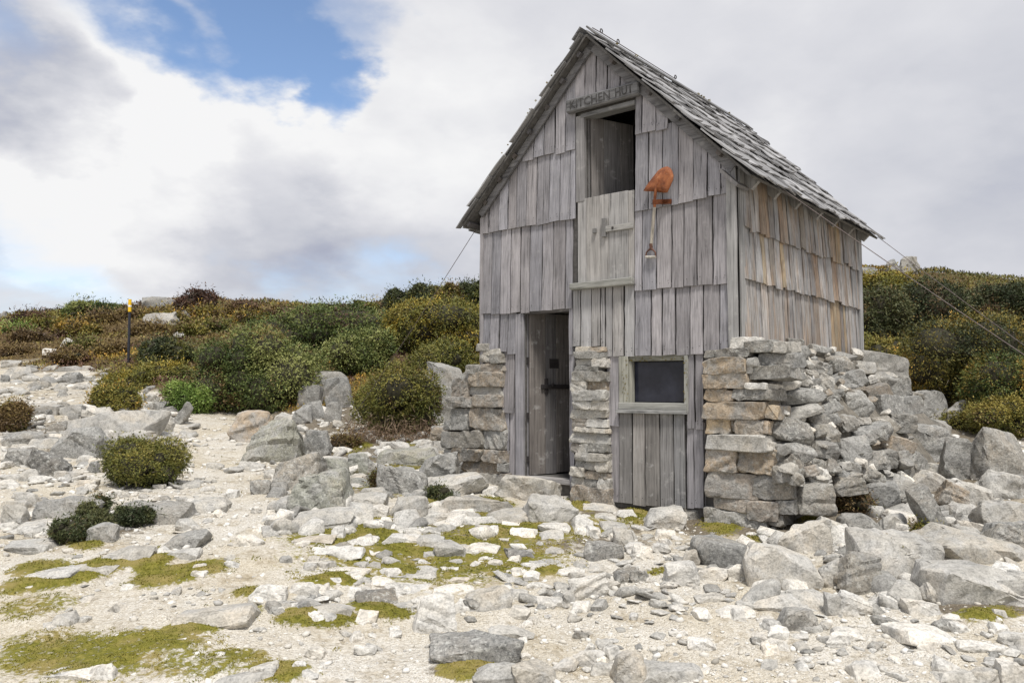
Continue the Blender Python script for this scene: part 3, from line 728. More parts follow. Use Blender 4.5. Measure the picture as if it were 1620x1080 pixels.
for bx, t, r, lb in (((70,55,222,152),'p',0,'pale block at the foot of the boards under the window'), ((220,60,312,112),'g',0,'small grey stone under the window boards beside the wall corner'), ((275,168,525,317),'g',-10,'grey boulder before the wall corner beside a bigger pale one'), ((512,190,818,402),'p',-10,'big pale topped boulder before the wall corner'), ((795,275,882,392),'p',0,None),
        ((622,100,822,252),'p',0,'pale split boulder below the corner of the dry stone wall'), ((795,95,942,197),'p',-35,'pale slanting splinter of rock below the dry stone wall'), ((890,85,1037,167),'g',0,None), ((1030,90,1152,167),'p',0,None),
        ((985,150,1295,364),'p',-8,'wide grey boulder with brown moss on its face'), ((870,225,1072,424),'g',-18,'wedge shaped grey boulder with cracked face'), ((1265,135,1660,292),'p',-14,'large pale boulder sloping down behind the flat dark sided slab'),
        ((1280,268,1720,477),'p',-6,'massive flat topped slab at the edge of the open gravel'), ((1500,120,1640,232),'g',0,None), ((1215,365,1302,457),'p',-20,None), ((345,225,420,300),'p',0,None)):
    boulder('R6', bx, t, lb or L_TAL, group=None if lb else G_TAL, roll=r)
for bx, t, r in (((1145,430,1287,512),'w',-14), ((510,392,812,497),'p',10), ((810,415,877,507),'p',0), ((855,405,992,512),'w',-10), ((632,470,787,577),'g',0), ((365,465,512,527),'w',8), ((1015,500,1112,542),'g',-12), ((1138,530,1362,627),'w',-8), ((1075,535,1182,582),'w',0),
        ((1378,600,1562,662),'w',-8), ((1540,570,1640,642),'w',0), ((1285,720,1425,800),'p',0), ((55,680,315,800),'p',4), ((-40,680,72,772),'g',0), ((150,280,277,387),'w',0), ((285,300,402,362),'w',0), ((400,300,492,362),'w',0), ((0,315,77,367),'l',0),
        ((212,235,287,302),'p',0), ((815,575,902,642),'w',0), ((860,555,972,612),'w',0), ((555,600,652,652),'w',0), ((242,590,342,652),'w',0), ((1420,715,1542,800),'p',0), ((1535,690,1640,800),'w',0), ((440,440,540,480),'p',0), ((0,215,85,280),'w',0),
        ((85,205,160,250),'w',0), ((270,415,380,450),'p',0), ((700,540,790,580),'p',0), ((160,560,230,590),'w',0), ((1300,500,1370,540),'w',0), ((100,150,180,190),'w',0)):
    boulder('R6', bx, t, L_FORE, group=G_FORE, roll=r)
# boulders right of the stone wall
for bx, t, r, lb in (((200,215,390,400),'g',0,'rough grey boulder at the end of the dry stone wall below the green shrub'), ((205,365,378,468),'g',-12,None), ((125,390,408,622),'g',-6,'large smooth grey boulder with slanted face below the wall end'), ((365,300,525,400),'g',0,None), ((410,265,500,308),'p',0,None),
        ((365,485,578,722),'g',0,'upright pale grey split boulder beside the huge square one'), ((550,430,860,725),'g',-6,'huge square grey boulder below the dark rounded bush'), ((580,672,820,835),'p',0,'large domed pale boulder below the huge square one'), ((215,608,462,702),'p',-14,None), ((165,655,402,782),'p',0,None),
        ((75,730,217,872),'g',0,None), ((20,545,217,682),'g',-20,None), ((320,720,512,902),'b',-20,'brown tinted boulder behind the upright pointed rock'), ((192,755,388,1055),'g',20,'upright pointed grey rock standing among the boulders'), ((430,720,622,862),'p',-18,None),
        ((392,850,572,952),'p',0,None), ((575,830,830,988),'p',-10,None), ((425,940,612,1032),'p',-18,None), ((40,885,197,962),'w',-8,None), ((-10,910,132,1012),'p',0,None), ((112,868,207,927),'w',0,None), ((-20,680,132,862),'p',-12,None), ((625,950,840,1080),'g',0,None)):
    boulder('TR', bx, t, lb or L_TAL, group=None if lb else G_TAL, roll=r)
# outcrops on the hill
for bx, t in (((860,285,1050,365),'p'), ((1085,280,1150,345),'g'), ((360,445,440,498),'w'), ((250,505,330,543),'w'), ((860,195,1060,262),'g'), ((1050,205,1250,270),'g'), ((1060,400,1120,435),'w'), ((0,280,30,320),'g'), ((940,300,1020,350),'p')):
    boulder('LB', bx, t, L_HILL, 'outcrop', G_HILL, name='rock_outcrop')
def tor(px, pyt, pyb, w, dd, t, lb, roll=0):
    d = pdir(px, pyb); s = dd / d[1]; p = ORG + d * s; m = dd / FPX
    gz = float(height(np.array([p[0]]), np.array([p[1]]))[0])
    ztop = CAMZ + pdir(px, pyt)[2] / pdir(px, pyt)[1] * dd
    h = max(ztop - gz + .4, .5)
    me = rock_mesh('rock_tor', int(px), (w * m, w * m * .8, h), 'block', 3)
    o = mesh_obj('rock_tor', me, None); o.location = (p[0], p[1], ztop - h / 2); o.rotation_euler = (0, math.radians(roll), .3)
    tint(o, t, random.Random(int(px))); props(o, lb, 'rock tor')
tor(1433, 404, 430, 34, 31, 'g', 'upright square grey tor on the crest above the yellow heath')
tor(1412, 410, 430, 22, 31, 'g', 'lower leaning grey tor beside the upright one on the crest', -12)
tor(1372, 424, 440, 34, 30, 'g', 'low round grey rock on the crest behind the hut corner')
tor(1546, 441, 462, 26, 33, 'p', 'small pale rock poking over the dark crest shrubs')
tor(610, 478, 495, 14, 38, 'g', 'small rounded rock on the skyline among crest shrubs')

# ------------------------------------------------------------------ small loose stones
rgs = random.Random(5)
SPROTO = [rock_mesh('loose_stone', 900 + i, (.1, .1 * rgs.uniform(.7, 1.0), .1 * rgs.uniform(.35, .75)), 'block', 1) for i in range(10)]
def visible_ok(x, y, h):
    v = float(veg_mask(np.array([x]), np.array([y]), np.array([h]))[0])
    X, Y = local_xy(x, y)
    return v < .3 and not (-.4 < X < HW + .9 and -.25 < Y < HD + .4)
cnt = 0; tries = 0
while cnt < 290 and tries < 3000:
    tries += 1
    zone = rgs.random()
    if zone < .45: px, py = rgs.uniform(430, 1250), rgs.uniform(815, 1070)
    elif zone < .62: px, py = rgs.uniform(1200, 1620), rgs.uniform(830, 1070)
    elif zone < .85: px, py = rgs.uniform(0, 300), rgs.uniform(590, 760)
    else: px, py = rgs.uniform(0, 600), rgs.uniform(740, 1000)
    p = hit(px, py)
    if p is None or not visible_ok(p[0], p[1], p[2]): continue
    if vnoise(np.array([p[0] * 1.7]), np.array([p[1] * 1.7]))[0] < -.25 and zone < .6: continue
    s = rgs.uniform(.045, .15) * (1 if p[1] < 8 else 1.6)
    o = mesh_obj('loose_stone', rgs.choice(SPROTO), None)
    o.location = (p[0], p[1], p[2] + s * .10); o.scale = (s * 10, s * 10, s * 10 * rgs.uniform(.6, 1.1)); o.rotation_euler = (rgs.uniform(-.2, .2), rgs.uniform(-.2, .2), rgs.uniform(0, 6.28))
    tn = rgs.choice('wwwwpppg'); tint(o, tn, rgs)
    props(o, {'w': 'small white loose stone lying on the gravel', 'p': 'small pale beige loose stone lying on the gravel', 'g': 'small grey loose stone lying on the gravel'}[tn], 'stone', 'small loose stones')
    cnt += 1

# pebbles and gravel chips, nobody could count them
def icosa():
    t = (1 + 5 ** .5) / 2
    v = np.array([(-1,t,0),(1,t,0),(-1,-t,0),(1,-t,0),(0,-1,t),(0,1,t),(0,-1,-t),(0,1,-t),(t,0,-1),(t,0,1),(-t,0,-1),(-t,0,1)], float); v /= np.linalg.norm(v[0])
    f = np.array([(0,11,5),(0,5,1),(0,1,7),(0,7,10),(0,10,11),(1,5,9),(5,11,4),(11,10,2),(10,7,6),(7,1,8),(3,9,4),(3,4,2),(3,2,6),(3,6,8),(3,8,9),(4,9,5),(2,4,11),(6,2,10),(8,6,7),(9,8,1)])
    return v, f
def octa():
    v = np.array([(1,0,0),(-1,0,0),(0,1,0),(0,-1,0),(0,0,1),(0,0,-1)], float)
    f = np.array([(0,2,4),(2,1,4),(1,3,4),(3,0,4),(2,0,5),(1,2,5),(3,1,5),(0,3,5)])
    return v, f
def scatter_pebbles(name, N, smin, smax, dmin, dmax, seed, shape, label, scree=False):
    R = np.random.default_rng(seed)
    d = np.exp(R.uniform(math.log(dmin), math.log(dmax), N)); an = R.uniform(-.66, .66, N)
    x, y = d * np.tan(an), d
    h = height(x, y); v = veg_mask(x, y, h); m = moss_mask(x, y, h); X, Y = local_xy(x, y)
    cl = fbm(x * 1.4, y * 1.4, oct=3)
    keep = (v < .4) & (R.uniform(0, 1, N) > m * .85) & ~((X > -.1) & (X < HW + .1) & (Y > 0) & (Y < HD)) & (cl + R.uniform(-.7, .9, N) > -.15)
    if scree:
        px, py = project(x, y, h)
        path = np.interp(py, [560, 640, 700, 760, 900, 1080], [260, 210, 190, 240, 330, 330]); pw = np.interp(py, [560, 640, 700, 760, 900, 1080], [10, 30, 150, 110, 60, 60])
        keep &= ~((px > path + 40) & (px < path + 40 + pw)) & ((px < 420) & (py < 800) | (px > 1180) & (py < 870))
    x, y, h, d = x[keep], y[keep], h[keep], d[keep]; n = len(x)
    sz = smin * (smax / smin) ** (R.uniform(0, 1, n) ** 2.2) * (np.clip(d / 7, .8, 2.2) if not scree else np.clip(d / 12, .8, 1.5))
    bv, bf = shape
    k = len(bv)
    V_ = bv[None] * (1 + R.uniform(-.28, .28, (n, k, 1))) * sz[:, None, None] * .5
    V_ *= np.stack([R.uniform(.8, 1.3, n), R.uniform(.7, 1.1, n), R.uniform(.35, .8, n)], 1)[:, None]
    a = R.uniform(0, 6.28, n); ca, sa = np.cos(a)[:, None], np.sin(a)[:, None]
    tl = R.uniform(-.5, .5, n)[:, None]
    X_ = V_[:, :, 0] * ca - V_[:, :, 1] * sa; Y_ = V_[:, :, 0] * sa + V_[:, :, 1] * ca; Z_ = V_[:, :, 2] + X_ * tl * .5
    vs = np.stack([X_ + x[:, None], Y_ + y[:, None], Z_ + (h + sz * .06)[:, None]], 2).reshape(-1, 3)
    fs = (bf[None] + (np.arange(n) * k)[:, None, None]).reshape(-1, 3)
    me = np_mesh(name, vs, fs)
    t = R.uniform(0, 1, n)[:, None]
    c = np.array([[.70, .69, .66]]) * t + np.array([[.50, .47, .41]]) * (1 - t)
    dk = R.uniform(0, 1, n) < .10
    c[dk] *= (.62 if not scree else .8)
    set_col(me, np.repeat(c, k, 0))
    props(mesh_obj(name, me, M_PEBBLE), label, 'gravel', kind='stuff')
scatter_pebbles('gravel', 26000, .014, .075, 3.3, 26, 3, icosa(), 'pale quartz gravel and pebbles strewn over the ground')
def rubble():
    """broken stones too many to count, packed between the larger ones"""
    R = np.random.default_rng(21); protos = []
    for q in range(14):
        me = rock_mesh('rubble_stone', 700 + q, (1, R.uniform(.65, 1.0), R.uniform(.35, .8)), 'block', 0)
        v = np.empty(len(me.vertices) * 3, np.float32); me.vertices.foreach_get('co', v)
        t = np.array([[x for x in p.vertices] for p in me.polygons]); protos.append((v.reshape(-1, 3), t)); bpy.data.meshes.remove(me)
    zones = [(430, 770, 690, 850, 420, .08, .30, .8), (1190, 1620, 700, 960, 300, .08, .30, .85), (460, 1160, 805, 965, 430, .05, .18, .45), (0, 300, 580, 700, 420, .10, .42, .6), (0, 330, 690, 850, 240, .06, .22, .6),
             (470, 720, 610, 700, 90, .1, .35, .8), (900, 1620, 930, 1078, 200, .03, .11, .5), (0, 600, 860, 1078, 150, .03, .12, .5), (1180, 1330, 820, 880, 60, .06, .16, .7), (680, 800, 740, 800, 40, .06, .18, .7)]
    VS, FS, CS = [], [], []; nv = 0
    for xa, xb, ya, yb, cnt, s0, s1, fl in zones:
        for _i in range(cnt):
            px, py = R.uniform(xa, xb), R.uniform(ya, yb)
            if vnoise(np.array([px / 60.]), np.array([py / 25.]))[0] + R.uniform(-.5, .9) < 0: continue
            p = hit(px, py)
            if p is None or not visible_ok(p[0], p[1], p[2]): continue
            v, f = protos[R.integers(len(protos))]
            sc = s0 * (s1 / s0) ** (R.uniform(0, 1) ** 1.4)
            v = v * sc * np.array([1, 1, fl * R.uniform(.7, 1.3)]); a = R.uniform(0, 6.28); tl = R.normal(0, .22); tm = R.normal(0, .22)
            x = v[:, 0] * math.cos(a) - v[:, 1] * math.sin(a); y = v[:, 0] * math.sin(a) + v[:, 1] * math.cos(a); z = v[:, 2] + x * tl + y * tm
            VS.append(np.stack([x + p[0], y + p[1], z + p[2] + sc * fl * .10], 1)); FS.append(f + nv); nv += len(v)
            c = np.array(TONES[R.choice(list('wwwpppg'))][0]) * R.uniform(.85, 1.08); CS.append(np.repeat(c[None], len(v), 0))
    me = np_mesh('rubble', np.concatenate(VS), np.concatenate(FS)); set_col(me, np.concatenate(CS))
    props(mesh_obj('rubble', me, M_RUBBLE), 'broken pale stones packed between the larger rocks', 'rubble', kind='stuff')
rubble()
scatter_pebbles('grit', 30000, .008, .022, 3.2, 9, 4, octa(), 'fine pale quartz grit on the trodden ground')

# moss blades
def moss_blades():
    R = np.random.default_rng(8); N = 420000
    d = np.exp(R.uniform(math.log(3.3), math.log(14), N)); an = R.uniform(-.66, .66, N)
    x, y = d * np.tan(an), d
    h = height(x, y); m = moss_mask(x, y, h); v = veg_mask(x, y, h)
    n2 = fbm(x * 9, y * 9, oct=3)
    keep = (m + n2 * .75 > .50) & (v < .5)
    x, y, h, m, d = x[keep], y[keep], h[keep], m[keep], d[keep]; n = len(x)
    h = h + .032 * np.clip(m, 0, 1)
    L = R.uniform(.005, .013, n) * np.clip(d / 6, .8, 1.6); w = L * .62
    a = R.uniform(0, 6.28, n); lx, ly = R.normal(0, .6, n) * L, R.normal(0, .6, n) * L
    p0 = np.stack([x + np.cos(a) * w, y + np.sin(a) * w, h - .003], 1); p1 = np.stack([x - np.cos(a) * w, y - np.sin(a) * w, h - .003], 1); p2 = np.stack([x + lx, y + ly, h + L], 1)
    vs = np.stack([p0, p1, p2], 1).reshape(-1, 3)
    me = np_mesh('moss', vs, np.arange(3 * n).reshape(-1, 3))
    t = np.clip(.5 + .9 * fbm(x * 3, y * 3, oct=3) + R.normal(0, .18, n), 0, 1)[:, None]
    c = np.array([[.115, .122, .018]]) * (1 - t) + np.array([[.29, .245, .05]]) * t
    set_col(me, np.repeat(c, 3, 0))
    props(mesh_obj('moss', me, M_LEAF), 'low bright green moss growing between the stones', 'moss', kind='stuff')
moss_blades()

# ------------------------------------------------------------------ the hut
hut = empty('wooden_hut', (L0[0], L0[1], 0), HROT, 'tall weathered grey board hut with steep shingle roof and open door', 'hut')
rh = random.Random(77)
ZA = front(937, 72)[1]; ZR = front(1166, 265)[1]
TAN = (ZA - ZR) / (HW / 2); TH = math.atan(TAN)
def rake(X): return ZA - abs(X - HW / 2) * TAN
GREY, PALE, DARKW = (.315, .304, .320), (.352, .343, .340), (.15, .14, .135)
def wcol(base, k=.16, warm=.02):
    f = 1 + rh.uniform(-k, k * .8); w = rh.uniform(-warm, warm) * .5
    return (base[0] * f + w, base[1] * f + w * .3, base[2] * f - w * .6)
def wall_board(parent, wall, a0, a1, zb0, zb1, zt0, zt1, ob=.036, ot=.014, th=.016, mat=None, color=None, name='board', wob=.004, segs=6):
    ca, cz = (a0 + a1) / 2, (min(zb0, zb1) + max(zt0, zt1)) / 2
    vs = []; bow = rh.uniform(-.004, .006)
    for i in range(segs + 1):
        t = i / segs
        o = ob + (ot - ob) * t + bow * math.sin(math.pi * t)
        e0 = rh.uniform(-wob, wob); e1 = rh.uniform(-wob, wob); tw = rh.uniform(-.002, .002)
        zl = zb0 + (zt0 - zb0) * t; zr = zb1 + (zt1 - zb1) * t
        for (a, z, oo) in ((a0 + e0, zl, o + tw), (a1 + e1, zr, o - tw), (a1 + e1, zr, o - th - tw), (a0 + e0, zl, o - th + tw)):
            vs.append((a - ca, -oo, z - cz))
    fs = []
    for i in range(segs):
        for k in range(4):
            k2 = (k + 1) % 4; fs.append((i * 4 + k, i * 4 + k2, i * 4 + 4 + k2, i * 4 + 4 + k))
    fs.append((3, 2, 1, 0)); n = segs * 4; fs.append((n, n + 1, n + 2, n + 3))
    o = mesh_obj(name, pydata(name, vs, fs), mat or M_WOOD, parent, color or wcol(GREY))
    if wall == 'front': o.location = (ca, 0, cz)
    elif wall == 'right': o.location = (HW, ca, cz); o.rotation_euler.z = math.pi / 2
    elif wall == 'left': o.location = (0, HD - ca, cz); o.rotation_euler.z = -math.pi / 2
    else: o.location = (HW - ca, HD, cz); o.rotation_euler.z = math.pi
    return o
NAILS = []
# openings (X, Z) on the front wall
dx0, _ = front(830, 620); dx1, _ = front(903, 620); dz0 = front(834, 752)[1]; dz1 = front(834, 497)[1]
hx0, _ = front(*rx('A', 745, 800)); hx1, _ = front(*rx('A', 1030, 800)); hz0 = front(*rx('A', 880, 1000))[1]; hz1 = front(*rx('A', 880, 525))[1]
wx0, _ = front(*rx('D', 950, 370)); wx1, _ = front(*rx('D', 1213, 370)); wz0 = front(*rx('D', 1090, 470))[1]; wz1 = front(*rx('D', 1090, 272))[1]
OPEN = [(dx0, dx1, -.2, dz1), (hx0, hx1, hz0, hz1), (wx0, wx1, wz0, wz1)]
def lining():
    bm = bmesh.new(); xs = sorted(set([.01, HW - .01] + [o[k] for o in OPEN for k in (0, 1)] + list(np.linspace(.01, HW - .01, 30))))
    for a, b in zip(xs[:-1], xs[1:]):
        m = (a + b) / 2; top = min(rake(a), rake(b)) - .02
        spans = [(0.0, top)]
        for o in OPEN:
            if o[0] <= m <= o[1]:
                ns = []
                for s0, s1 in spans:
                    if o[3] <= s0 or o[2] >= s1: ns.append((s0, s1)); continue
                    if o[2] > s0: ns.append((s0, o[2]))
                    if o[3] < s1: ns.append((o[3], s1))
                spans = ns
        for s0, s1 in spans:
            if s1 - s0 > .01: box_bm(bm, a, b, .012, .045, s0, s1)
    return bm_mesh('front_wall', bm)
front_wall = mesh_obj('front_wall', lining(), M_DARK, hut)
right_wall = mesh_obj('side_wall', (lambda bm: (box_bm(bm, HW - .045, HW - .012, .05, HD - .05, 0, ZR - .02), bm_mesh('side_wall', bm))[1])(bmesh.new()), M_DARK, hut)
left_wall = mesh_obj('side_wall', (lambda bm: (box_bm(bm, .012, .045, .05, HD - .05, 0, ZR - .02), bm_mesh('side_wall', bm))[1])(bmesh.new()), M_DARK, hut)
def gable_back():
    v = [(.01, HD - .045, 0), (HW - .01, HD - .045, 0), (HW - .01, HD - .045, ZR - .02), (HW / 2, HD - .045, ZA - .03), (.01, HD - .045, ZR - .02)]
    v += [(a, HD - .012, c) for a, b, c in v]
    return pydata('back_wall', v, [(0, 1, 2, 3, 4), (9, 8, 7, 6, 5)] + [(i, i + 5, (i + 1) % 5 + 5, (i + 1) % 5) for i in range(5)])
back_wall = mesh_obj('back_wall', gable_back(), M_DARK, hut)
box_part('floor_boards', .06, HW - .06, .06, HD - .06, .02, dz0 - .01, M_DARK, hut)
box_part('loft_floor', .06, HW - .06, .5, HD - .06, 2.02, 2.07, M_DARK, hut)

def course(xs, bottoms, tops, color=GREY, mat=None, reg=None, ob=.036, ot=.012, lap=.06, y_for_x=None, jit=.007, wob=.004, kcol=.23):
    """xs: plank edges in pixels; bottoms/tops: pixel polylines (None = up to the rake)"""
    if reg:
        pb = [rx(reg, *p) for p in bottoms]; pt = [rx(reg, *p) for p in tops] if tops else None
        yy = y_for_x if y_for_x is not None else 0
        xs = [rx(reg, x, 0)[0] for x in xs]
    else: pb, pt = bottoms, tops
    bxs, bys = zip(*pb)
    for x0, x1 in zip(xs[:-1], xs[1:]):
        xm = (x0 + x1) / 2
        yb = np.interp(xm, bxs, bys)
        yt = np.interp(xm, *zip(*pt)) if pt else yb - 80
        X0 = front(x0, (yb + yt) / 2)[0] + rh.uniform(.003, .012); X1 = front(x1, (yb + yt) / 2)[0] - rh.uniform(.003, .012)
        zb = front(xm, yb)[1] + rh.uniform(-jit, jit); sl = rh.uniform(-.003, .003)
        if pt:
            z = front(xm, yt)[1] + lap
            z0, z1 = min(z, rake(X0) + .0), min(z, rake(X1) + .0)
        else: z0, z1 = rake(X0), rake(X1)
        z0 = max(z0, zb + .05); z1 = max(z1, zb + .05)
        jo = rh.uniform(-.003, .006)
        wall_board(front_wall, 'front', X0, X1, zb + sl, zb - sl, z0, z1, ob + jo, ot + jo * .4, mat=mat, color=wcol(color, kcol), wob=wob)
        for f in (.18, .8):
            for dz in (.05, .075):
                if rh.random() < .5: NAILS.append((X0 + (X1 - X0) * f + rh.uniform(-.01, .01), ob + jo, zb + dz + rh.uniform(-.01, .01)))
# door side of the front, from the gable down
course([390,455,515,578,635,695], [(390,818),(455,800),(512,778),(578,775),(695,745)], None, reg='A')
course([690,745,810,875,945,1025,1068], [(690,520),(1068,420)], None, reg='A')
course([165,200,260,310,360,415,475,545,605,665,695], [(155,1225),(470,1175),(695,1140)], [(390,818),(512,778),(695,745)], reg='A')
course([155,212,262,320,372,425,492,555,622,664], [(155,660),(420,650),(560,636),(664,622)], [(155,210),(350,185),(675,135)], reg='B')
course([160,203,255,300,345], [(160,850),(255,860),(345,885)], [(155,660),(345,655)], reg='B')
course([350,408], [(350,520),(408,520)], [(350,240),(410,240)], reg='D', ob=.026, ot=.008)
course([355,380,408], [(350,815),(410,815)], [(350,520),(410,520)], reg='D', ob=.02, ot=.004)
# pale boards of the blocked doorway below the hatch
course([664,705,765,820,845], [(664,838),(845,838)], [(664,520),(1010,490)], PALE, M_PALEWOOD, 'B', lap=.0, ob=.03, ot=.02)
course([845,885,950,1008], [(845,893),(1008,893)], [(664,520),(1010,490)], PALE, M_PALEWOOD, 'B', lap=.0, ob=.03, ot=.02)
course([640,664], [(636,880),(664,880)], [(636,622),(664,620)], GREY, None, 'B', ob=.03, ot=.02)
course([662,688], [(662,868),(690,868)], [(662,235),(690,235)], GREY, None, 'D', ob=.012, ot=.008)
# window side
course([1030,1070,1150,1222], [(1030,665),(1150,642),(1222,630)], None, reg='A')
course([22,98,180,270,355,435,510,558], [(22,485),(250,447),(435,405),(560,385)], [(22,52),(215,18),(560,-60)], reg='C')
course([22,65,148,232,302,375,465,556], [(22,938),(375,908),(556,893)], [(22,485),(250,447),(435,405),(560,385)], reg='C')
course([1010,1100,1160,1235,1318,1390], [(1010,893),(1390,880)], [(1010,530),(1520,492)], reg='B')
course([1390,1480,1532], [(1390,864),(1530,852)], [(1010,530),(1520,492)], reg='B')
# boards round the window
course([845,905], [(845,580),(905,582)], [(845,250),(905,250)], reg='D', ob=.026, ot=.012)
course([850,907], [(845,935),(907,945)], [(845,580),(905,582)], reg='D', ob=.02, ot=.006)
course([907,970,1030,1100,1165,1222], [(907,945),(1000,950),(1222,968)], [(905,515),(1225,515)], (.29, .28, .272), M_PALEWOOD, 'D', ob=.034, ot=.03, lap=-.0, jit=.022)
course([1222,1262,1305], [(1222,590),(1305,595)], [(1222,250),(1305,232)], reg='D', ob=.026, ot=.012)
course([1222,1256,1305,1316], [(1222,965),(1305,972)], [(1222,590),(1305,595)], reg='D', ob=.02, ot=.006)
# corner boards, jambs and barge boards
cx0 = front(1154, 400)[0]
wall_board(front_wall, 'front', cx0, HW + .012, 1.35, 1.35, ZR + .0, ZR - .01, .05, .05, .022, M_PALEWOOD, (0.354, 0.350, 0.347), 'corner_board')
wall_board(right_wall, 'right', .0, .10, 1.35, 1.35, ZR, ZR, .03, .03, .02, M_PALEWOOD, (0.308, 0.304, 0.300), 'corner_board')
wall_board(right_wall, 'right', HD - .10, HD + .02, .4, .4, ZR, ZR, .045, .045, .02, M_PALEWOOD, (0.339, 0.339, 0.339), 'corner_board')
wall_board(front_wall, 'front', -.02, .035, 1.2, 1.2, rake(0) - .05, rake(0) - .02, .03, .03, .02, None, wcol(GREY), 'corner_board')
jx0, _ = front(817, 620); jx1, _ = front(829.5, 620)
box_part('door_jamb', jx0, jx1, -.022, .11, dz0 - .02, dz1 + .01, M_WOOD, front_wall, wcol(GREY))
box_part('door_jamb', dx1 - .005, dx1 + .03, -.008, .10, dz0 - .12, dz1 + .01, M_WOOD, front_wall, wcol(GREY))
box_part('door_head', dx0, dx1, -.004, .10, dz1, dz1 + .05, M_HWOOD, front_wall, wcol(DARKW))
box_part('threshold', dx0, dx1, .0, .12, dz0 - .06, dz0 - .006, M_HWOOD, front_wall, wcol(PALE))
hf0, _ = front(*rx('A', 697, 800))
box_part('hatch_jamb', hf0, hx0, -.034, .10, hz0 - .03, hz1 + .02, M_PALEWOOD, front_wall, (0.254, 0.246, 0.246))
box_part('hatch_jamb', hx1 - .002, hx1 + .03, .0, .10, hz0 - .03, hz1 + .02, M_WOOD, front_wall, wcol(DARKW))
box_part('hatch_head', hx0 - .04, hx1 + .01, -.038, .10, hz1 - .012, hz1 + .035, M_HWOOD, front_wall, (0.231, 0.231, 0.231))
box_part('hatch_sill', hx0, hx1, .014, .10, hz0 - .05, hz0 - .004, M_HWOOD, front_wall, (0.231, 0.231, 0.223))
for s in (-1, 1):
    for q0, q1, ex in ((.0, (HW / 2 + .02) / math.cos(TH), 0),):
        # barge board lying along the gable edge
        vs = []; wd = .105
        for (q, n, yo) in [(q, n, yo) for q in (q0, q1) for n in (-.078, .0) for yo in (-.060, -.036)]:
            vs.append((HW / 2 + s * (q * math.cos(TH) + n * math.sin(TH)) , yo, ZA + .03 - q * math.sin(TH) + n * math.cos(TH)))
        fs = [(0, 1, 3, 2), (4, 6, 7, 5), (0, 4, 5, 1), (2, 3, 7, 6), (0, 2, 6, 4), (1, 5, 7, 3)]
        o = mesh_obj('barge_board', pydata('barge_board', vs, fs), M_HWOOD, hut, (0.185, 0.181, 0.185))
# side boards
YEL = [(.34, .333, .335), (.35, .338, .332), (.33, .318, .312), (.365, .355, .35), (.38, .315, .225), (.30, .235, .18), (.34, .325, .318), (.32, .29, .26), (.28, .265, .258), (.36, .345, .335)]
def side_courses(wall_o, wall, LEN, zs, brown, lo=.13, hi=.25):
    for ci, (zb, zt) in enumerate(zs):
        a = .06
        while a < LEN - .04:
            w = rh.uniform(lo, hi); b = min(a + w, LEN - .02)
            if LEN - .02 - b < .08: b = LEN - .02
            fr = (a + b) / 2 / LEN
            if brown and .12 < fr < .85: c = rh.choice(YEL)
            else: c = GREY if not brown else (.37, .36, .355)
            k = rh.uniform(-.02, .02)
            wall_board(wall_o, wall, a + rh.uniform(.004, .013), b - rh.uniform(.003, .011), zb + k, zb + k + rh.uniform(-.012, .012), zt, zt, .042 + rh.uniform(-.006, .008), .012, .018, M_YWOOD if brown else M_WOOD, wcol(c, .18), wob=.007)
            a = b
side_courses(right_wall, 'right', HD, [(2.64, ZR - .03), (2.16, 2.70), (1.3, 2.22)], True, .09, .185)
side_courses(left_wall, 'left', HD, [(2.64, ZR - .03), (2.0, 2.70), (1.3, 2.06), (.3, 1.36)], False, .16, .3)
for zb, zt in ((3.4, 9), (2.64, 3.46), (2.0, 2.7), (1.3, 2.06), (.4, 1.36)):
    a = .02
    while a < HW - .03:
        b = min(a + rh.uniform(.18, .3), HW - .02); X0, X1 = HW - a, HW - b
        t0, t1 = min(zt, rake(X0)), min(zt, rake(X1))
        if min(t0, t1) > zb + .05: wall_board(back_wall, 'back', a + .004, b - .004, zb, zb, t0, t1)
        a = b
# nails
def nails():
    vs, fs = [], []
    for X, o, Z in NAILS:
        r = .0042; n = len(vs)
        for k in range(6): vs.append((X + r * math.cos(k * 1.047), -o - .0025, Z + r * math.sin(k * 1.047)))
        vs.append((X, -o - .004, Z))
        fs += [(n + k, n + (k + 1) % 6, n + 6) for k in range(6)]
    props(mesh_obj('nail_heads', pydata('nail_heads', vs, fs), M_IRON, hut), kind='stuff')
nails()
# carved sign beam over the hatch
bX0 = front(903.5, 175)[0]; bX1 = front(1018, 150)[0]; bz0 = front(960, 168)[1] - .005; bz1 = front(960, 150)[1] + .012
beam = box_part('sign_beam', bX0, bX1, -.105, -.032, bz0, bz1, M_HWOOD, hut, (0.181, 0.181, 0.185), bev=.012, jit=.006)
M_CARVE = flat_material('carved_letter_shade', (0.058, 0.056, 0.055), var=.4)
def word(txt, xa, xb):
    tcu = bpy.data.curves.new('lettering', 'FONT'); tcu.body = txt; tcu.size = 0.115; tcu.extrude = .003; tcu.align_x = 'CENTER'; tcu.align_y = 'CENTER'; tcu.resolution_u = 2
    to = bpy.data.objects.new('lettering', tcu); COL.objects.link(to)
    bpy.context.view_layer.update()
    tme = bpy.data.meshes.new_from_object(to.evaluated_get(bpy.context.evaluated_depsgraph_get()))
    bpy.data.objects.remove(to)
    lt = mesh_obj('lettering', tme, M_CARVE, beam); lt.rotation_euler = (math.pi / 2, 0, 0); wb = bX1 - bX0
    lt.location = ((xa + xb) / 2 * wb, -.0385, 0)
    wl = max(v.co.x for v in tme.vertices) - min(v.co.x for v in tme.vertices); lt.scale = ((xb - xa) * wb / wl, 1.08, 1)
word('KITCHEN', -.43, .13); word('HUT', .20, .43)

